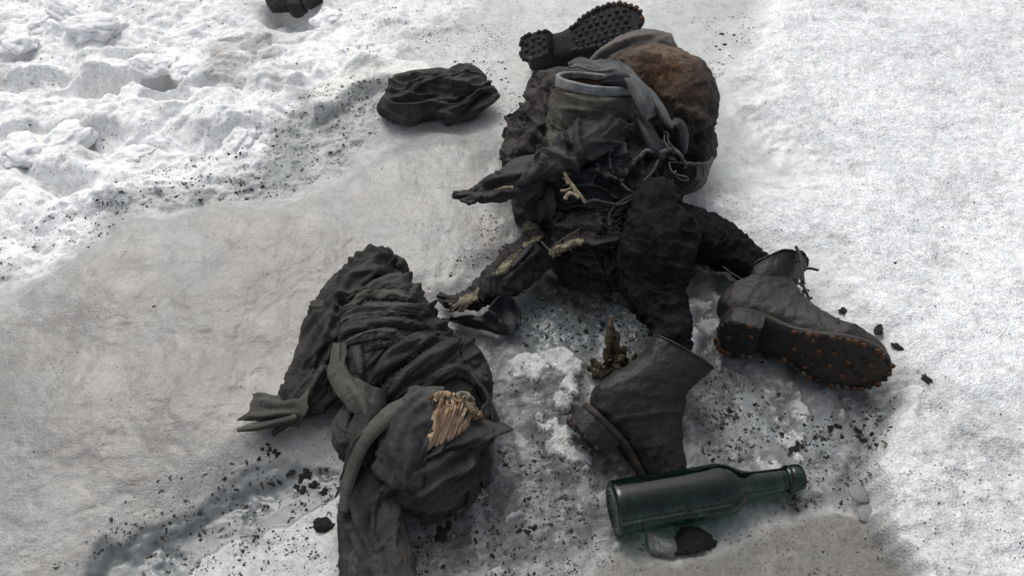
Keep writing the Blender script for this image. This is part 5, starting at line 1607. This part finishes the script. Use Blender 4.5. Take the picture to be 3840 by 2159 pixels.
# rotten bark stump between stocking and ankle boot
bk = thing('bark_stump', 'jagged brown rotten bark standing up beside the ankle boot opening', 'bark', at(2290, 1370, 0))
rb_ = random.Random(9)
SH = [(2300, 1360, 2292, 1188, 24), (2316, 1365, 2312, 1245, 20), (2335, 1365, 2340, 1300, 22), (2282, 1375, 2268, 1300, 18), (2360, 1370, 2385, 1325, 18), (2255, 1390, 2215, 1345, 20), (2240, 1400, 2200, 1375, 16), (2330, 1392, 2330, 1335, 26), (2290, 1398, 2284, 1345, 26), (2360, 1392, 2395, 1358, 22), (2250, 1412, 2230, 1385, 24), (2310, 1402, 2312, 1355, 28), (2270, 1412, 2262, 1372, 24), (2350, 1402, 2372, 1372, 22)]
for i, (x0, y0, x1, y1, w) in enumerate(SH):
    zt = .012 + (y0 - y1) / 2200.
    A_, B_ = at(x0, y0, .004), at(x1, y1, zt)
    ax_ = unit(B_ - A_)
    sd_ = unit(np.cross(ax_, unit(CC - A_)) + np.array([rb_.uniform(-.3, .3), rb_.uniform(-.5, .5), 0]))
    nr_ = np.cross(sd_, ax_)
    V, F_ = [], []
    m_ = 7
    for k_ in range(m_):
        f = k_ / (m_ - 1)
        c_ = A_ + (B_ - A_) * f + nr_ * rb_.uniform(-.003, .003)
        hw_ = w / 2000 * (1 - .72 * f ** 1.5) * rb_.uniform(.7, 1.25)
        th_ = .0032 * (1 - .6 * f) * rb_.uniform(.7, 1.3)
        for q_ in ((-1, -.4), (-.3, 1), (.4, .8), (1, -.3), (0, -1)):
            V.append(c_ + sd_ * hw_ * (q_[0] + rb_.uniform(-.2, .2)) + nr_ * th_ * q_[1])
    for k_ in range(m_ - 1):
        for q_ in range(5):
            F_.append([k_ * 5 + q_, k_ * 5 + (q_ + 1) % 5, k_ * 5 + 5 + (q_ + 1) % 5, k_ * 5 + 5 + q_])
    F_ += [[0, 1, 2, 3, 4], [m_ * 5 - 1, m_ * 5 - 2, m_ * 5 - 3, m_ * 5 - 4, m_ * 5 - 5]]
    part('shard', np.array(V), F_, M_BARK, bk, smooth=False)

# snow clumps, upper left
sm = [lump_mesh('snow_clump', 40 + i, M_SNOW, 56, 80, .55, .75, 1.5) for i in range(5)]
for i, (px, py, s, lb) in enumerate(((340, 95, .060, 'largest rounded white snow clump at the upper left'), (432, 97, .036, 'small pointed snow clump right beside the largest clump'), (270, 40, .060, 'long snow clump above the largest clump near top edge'), (150, 90, .055, 'broad snow clump left of the largest clump'),
                                     (60, 150, .05, 'low snow clump at the left edge, under the upper snow'), (520, 215, .032, 'rough snow clump on the rim left of the dark melt hole'), (690, 260, .040, 'rough snow clump on the rim right of the dark melt hole'), (600, 360, .045, 'ragged snow clump in front of the dark melt hole'),
                                     (235, 530, .055, 'wide snow clump in the middle of the left snow field'), (80, 560, .05, 'snow clump close to the left edge, halfway down the snow'), (490, 590, .045, 'snow clump at the lower edge of the white snow field'), (1230, 75, .045, 'bright snow clump right of the dark rocks'), (1065, 115, .022, 'little snow clump just below the dark rocks'), (900, 520, .040, 'snow clump at the speckled edge left of the cap'), (960, 560, .032, 'smaller snow clump next to the speckled slush'))):
    put('snow_clump', sm[i % 5], px, py, (s * (1.25 if i in (2, 3, 8) else 1), s * .8, s * .62), lb, 'snow', 'snow clumps in the upper left', i * 1.3, .72)


# flakes of black mud: the larger ones singly
def flake_mesh(seed):
    r = np.random.RandomState(seed)
    n = 11
    a = np.linspace(0, 2 * np.pi, n, endpoint=False) + r.uniform(-.15, .15, n)
    rad = r.uniform(.5, 1.15, n)
    el = r.uniform(.5, .9)
    o = np.stack([rad * np.cos(a), rad * np.sin(a) * el, np.full(n, -.02)], 1)
    i = o * .6 + np.c_[r.normal(0, .04, (n, 2)), r.uniform(.16, .34, n)]
    V = np.concatenate([o, i, [[0, 0, .2]]])
    F_ = [[k, (k + 1) % n, n + (k + 1) % n, n + k] for k in range(n)] + [[n + k, n + (k + 1) % n, 2 * n] for k in range(n)]
    return mesh_of('mud_flake', V, F_, M_MUD, smooth=False)


FM = [flake_mesh(i) for i in range(12)]
rnd = random.Random(21)


def flakes(n, box, smin, smax, label, group, pts=()):
    P = list(pts)
    while len(P) < n:
        x, y = rnd.uniform(box[0], box[2]), rnd.uniform(box[1], box[3])
        P.append((x, y))
    P.sort()
    for i, (x, y) in enumerate(P):
        s = rnd.uniform(smin, smax)
        pl = 'leftmost' if i == 0 else 'rightmost' if i == len(P) - 1 else ORD[i] + ' from the left'
        put('mud_flake', FM[rnd.randrange(12)], x, y, (s, s * rnd.uniform(.7, 1.1), s * rnd.uniform(.5, 1.)), label + ', ' + pl, 'mud', group, rnd.uniform(0, 6.28), .5, .0003)


ORD = 'first second third fourth fifth sixth seventh eighth ninth tenth eleventh twelfth thirteenth fourteenth fifteenth sixteenth seventeenth eighteenth nineteenth twentieth'.split()
flakes(18, (2930, 1590, 3290, 1690), .004, .0095, 'black mud flake below the toe of the rusty-nailed boot', 'mud flakes below the boot toe')
flakes(11, (2640, 1420, 2960, 1640), .003, .008, 'dark mud flake between the two lower boots', 'mud flakes between the boots', [(2920, 1475), (2660, 1660), (2640, 1700), (2675, 1720), (2700, 1690)])
flakes(13, (1000, 1755, 1270, 1840), .004, .0095, 'black mud flake in the blue-grey ice channel', 'mud flakes in the ice channel')
flakes(12, (960, 1660, 1080, 1720), .003, .0055, 'round black mud crumb under the torn cuff tail', 'mud crumbs under the cuff tail', [(1005, 1700), (1030, 1690), (1012, 1680)])
flakes(20, (1540, 1720, 2180, 2140), .003, .0085, 'black mud flake between the trouser leg and bottle', 'mud flakes between trousers and bottle', [(1560, 2050), (1650, 1980), (1885, 1730), (1900, 1745)])
flakes(14, (1960, 1110, 2350, 1320), .003, .0085, 'brown-black mud flake on ice below the coat hem', 'mud flakes below the coat')
flakes(10, (640, 690, 1060, 755), .003, .007, 'dark mud flake along the upper rim of the slab', 'mud flakes along the slab rim', [(362, 752), (900, 720)])
flakes(9, (1700, 210, 1900, 320), .003, .006, 'dark mud flake between the cap and the canister', 'mud flakes beside the cap', [(1893, 258), (1905, 310), (1880, 300)])
flakes(8, (2680, 120, 2800, 190), .003, .007, 'dark mud flake on glassy ice right of the pack', 'mud flakes on the glassy ice')
for (x, y, s, lb) in ((3160, 1165, .013, 'black mud flake touching the instep of the right boot'), (3300, 1235, .017, 'upright curl of black mud beside the right boot toe'), (3365, 1300, .016, 'flat black mud flake just right of the boot toe cap'), (3472, 1418, .013, 'lone black mud flake above the white snow mound at right'), (2855, 1360, .006, 'tiny black crumb right of the boot heel'), (1662, 2000, .016, 'curved black mud flake right of the trouser leg'), (1680, 1965, .010, 'small black flake above the curved mud flake'), (575, 1150, .005, 'single dark crumb alone on the smooth grey slab'), (3358, 985, .005, 'lone black speck on white snow right of the laces')):
    put('mud_flake', FM[int(x) % 12], x, y, (s, s * .7, s * .6), lb, 'mud', None, x * .7, .5, .0004)

# the fine crumbs nobody could count
rs = np.random.RandomState(4)
CV, CF = [], []
nxt = 0


def crumbs(n, poly, smin, smax, streak=0.):
    global nxt
    P = np.array(poly, float)
    lo, hi = P.min(0), P.max(0)
    got = 0
    while got < n:
        c_ = rs.uniform(lo, hi, (n, 2))
        ins = np.zeros(n, bool)
        j = len(P) - 1
        for i in range(len(P)):
            a, b = P[i], P[j]
            ins ^= ((a[1] > c_[:, 1]) != (b[1] > c_[:, 1])) & (c_[:, 0] < (b[0] - a[0]) * (c_[:, 1] - a[1]) / (b[1] - a[1] + 1e-9) + a[0])
            j = i
        dens = fbm2(c_[:, 0], c_[:, 1] * 1.4, 1 / 110., 5, 77, .75) * 1.5 - .12
        ins &= rs.uniform(-.45, .55, n) < dens
        for x, y in c_[ins]:
            if got >= n:
                break
            g_ = ground_at(x, y)
            s = smin * (smax / smin) ** (rs.uniform() ** 2.8)
            k = 6
            a = np.linspace(0, 2 * np.pi, k, endpoint=False) + rs.uniform(0, 6)
            r = s * rs.uniform(.35, 1.15, k)
            st_ = 1 + rs.uniform(0, .9) * (rs.uniform() < .4)
            ph = rs.uniform(0, 6.28)
            X, Y = r * np.cos(a) * st_, r * np.sin(a) / st_ ** .5
            V = np.stack([g_[0] + X * math.cos(ph) - Y * math.sin(ph), g_[1] + X * math.sin(ph) + Y * math.cos(ph), np.zeros(k)], 1)
            for v in V:
                v[2] = np.clip(gz(v[0], v[1]), g_[2] - .0008, g_[2] + .0008) + .0002
            CV.extend(V.tolist())
            CV.append([g_[0], g_[1], g_[2] + s * .45 + .0003])
            CF.extend([[nxt + q, nxt + (q + 1) % k, nxt + k] for q in range(k)])
            nxt += k + 1
            got += 1


crumbs(2700, [(1500, 1750), (1900, 1650), (2250, 1760), (2250, 2060), (2100, 2250), (1480, 2250), (1520, 1950)], .0006, .0038)
crumbs(1700, [(2700, 1500), (3050, 1560), (3360, 1480), (3330, 1700), (3200, 1880), (2900, 1930), (3020, 1760), (2700, 1720)], .0006, .0038)
crumbs(800, [(2250, 2000), (2750, 1980), (3050, 1850), (3300, 1900), (3330, 2200), (2150, 2250)], .0006, .0022)
crumbs(1000, [(1960, 1080), (2400, 1080), (2480, 1250), (2300, 1400), (2100, 1330), (1900, 1250)], .0008, .0045)
crumbs(800, [(2550, 1280), (2800, 1400), (2900, 1500), (2700, 1760), (2620, 1700)], .0007, .004)
crumbs(700, [(950, 1790), (1280, 1740), (1290, 1900), (1150, 1900), (900, 2080), (500, 2200), (600, 1990)], .0007, .0038)
crumbs(700, [(640, 2200), (860, 2040), (1050, 1960), (1280, 1840), (1290, 2250)], .0006, .0035)
crumbs(2200, [(350, 780), (560, 640), (900, 560), (1020, 400), (1300, 290), (1450, 300), (1420, 500), (1150, 700), (1000, 750), (560, 750)], .0007, .0036)
crumbs(900, [(0, 0), (1000, 0), (1250, 250), (1000, 480), (380, 760), (0, 980)], .0007, .003)
crumbs(350, [(0, 850), (380, 780), (700, 700), (300, 950), (0, 1050)], .0008, .0035)
crumbs(700, [(1200, 30), (1700, 0), (1950, 200), (1700, 240), (1450, 220), (1250, 200)], .0008, .003)
crumbs(260, [(1650, 230), (1900, 230), (1980, 420), (1880, 470), (1850, 340)], .0008, .003)
crumbs(260, [(2560, 60), (2850, 40), (2800, 240), (2700, 330), (2640, 200)], .0008, .0035)
crumbs(420, [(2700, 300), (3840, 0), (3840, 1700), (3400, 1400), (3000, 950), (2750, 720)], .0006, .0022)
crumbs(300, [(3300, 1700), (3840, 1750), (3840, 2159), (3400, 2200)], .0006, .002)
crumbs(420, [(0, 1050), (1000, 760), (1700, 520), (1850, 900), (1200, 1500), (500, 1950), (0, 2159)], .0005, .0018)
crumbs(260, [(560, 1800), (950, 1720), (1100, 1700), (700, 1960), (300, 2120), (150, 2159)], .0008, .0045)
crumbs(220, [(1820, 780), (1960, 800), (1960, 900), (1870, 980), (1640, 1050), (1700, 1000)], .0008, .0035)
crumbs(240, [(1850, 1500), (2000, 1280), (2250, 1300), (2150, 1500), (2240, 1740), (1950, 1700)], .0007, .0028)
M_CRUMB, nt_, b_ = new_mat('dirt_crumb')
ca_ = nd(nt_, 'ShaderNodeAttribute', attribute_name='tone')
rc_ = ramp(nt_, [(0, (.012, .0115, .011)), (.55, (.045, .041, .037)), (1, (.15, .145, .135))])
nt_.links.new(ca_.outputs['Fac'], rc_.inputs['Fac'])
nt_.links.new(rc_.outputs['Color'], b_.inputs['Base Color'])
b_.inputs['Roughness'].default_value = .6
cr = mesh_of('dirt_crumbs', CV, CF, M_CRUMB, smooth=False)
tn = cr.attributes.new('tone', 'FLOAT', 'POINT')
tn.data.foreach_set('value', np.repeat(rs.uniform(0, 1, len(CV) // 7 + 1), 7)[:len(CV)].astype(np.float32))
cro = obj('dirt_crumbs', cr)
tag(cro, 'countless fine black dirt crumbs strewn over the ice and snow', 'dirt', kind='stuff')
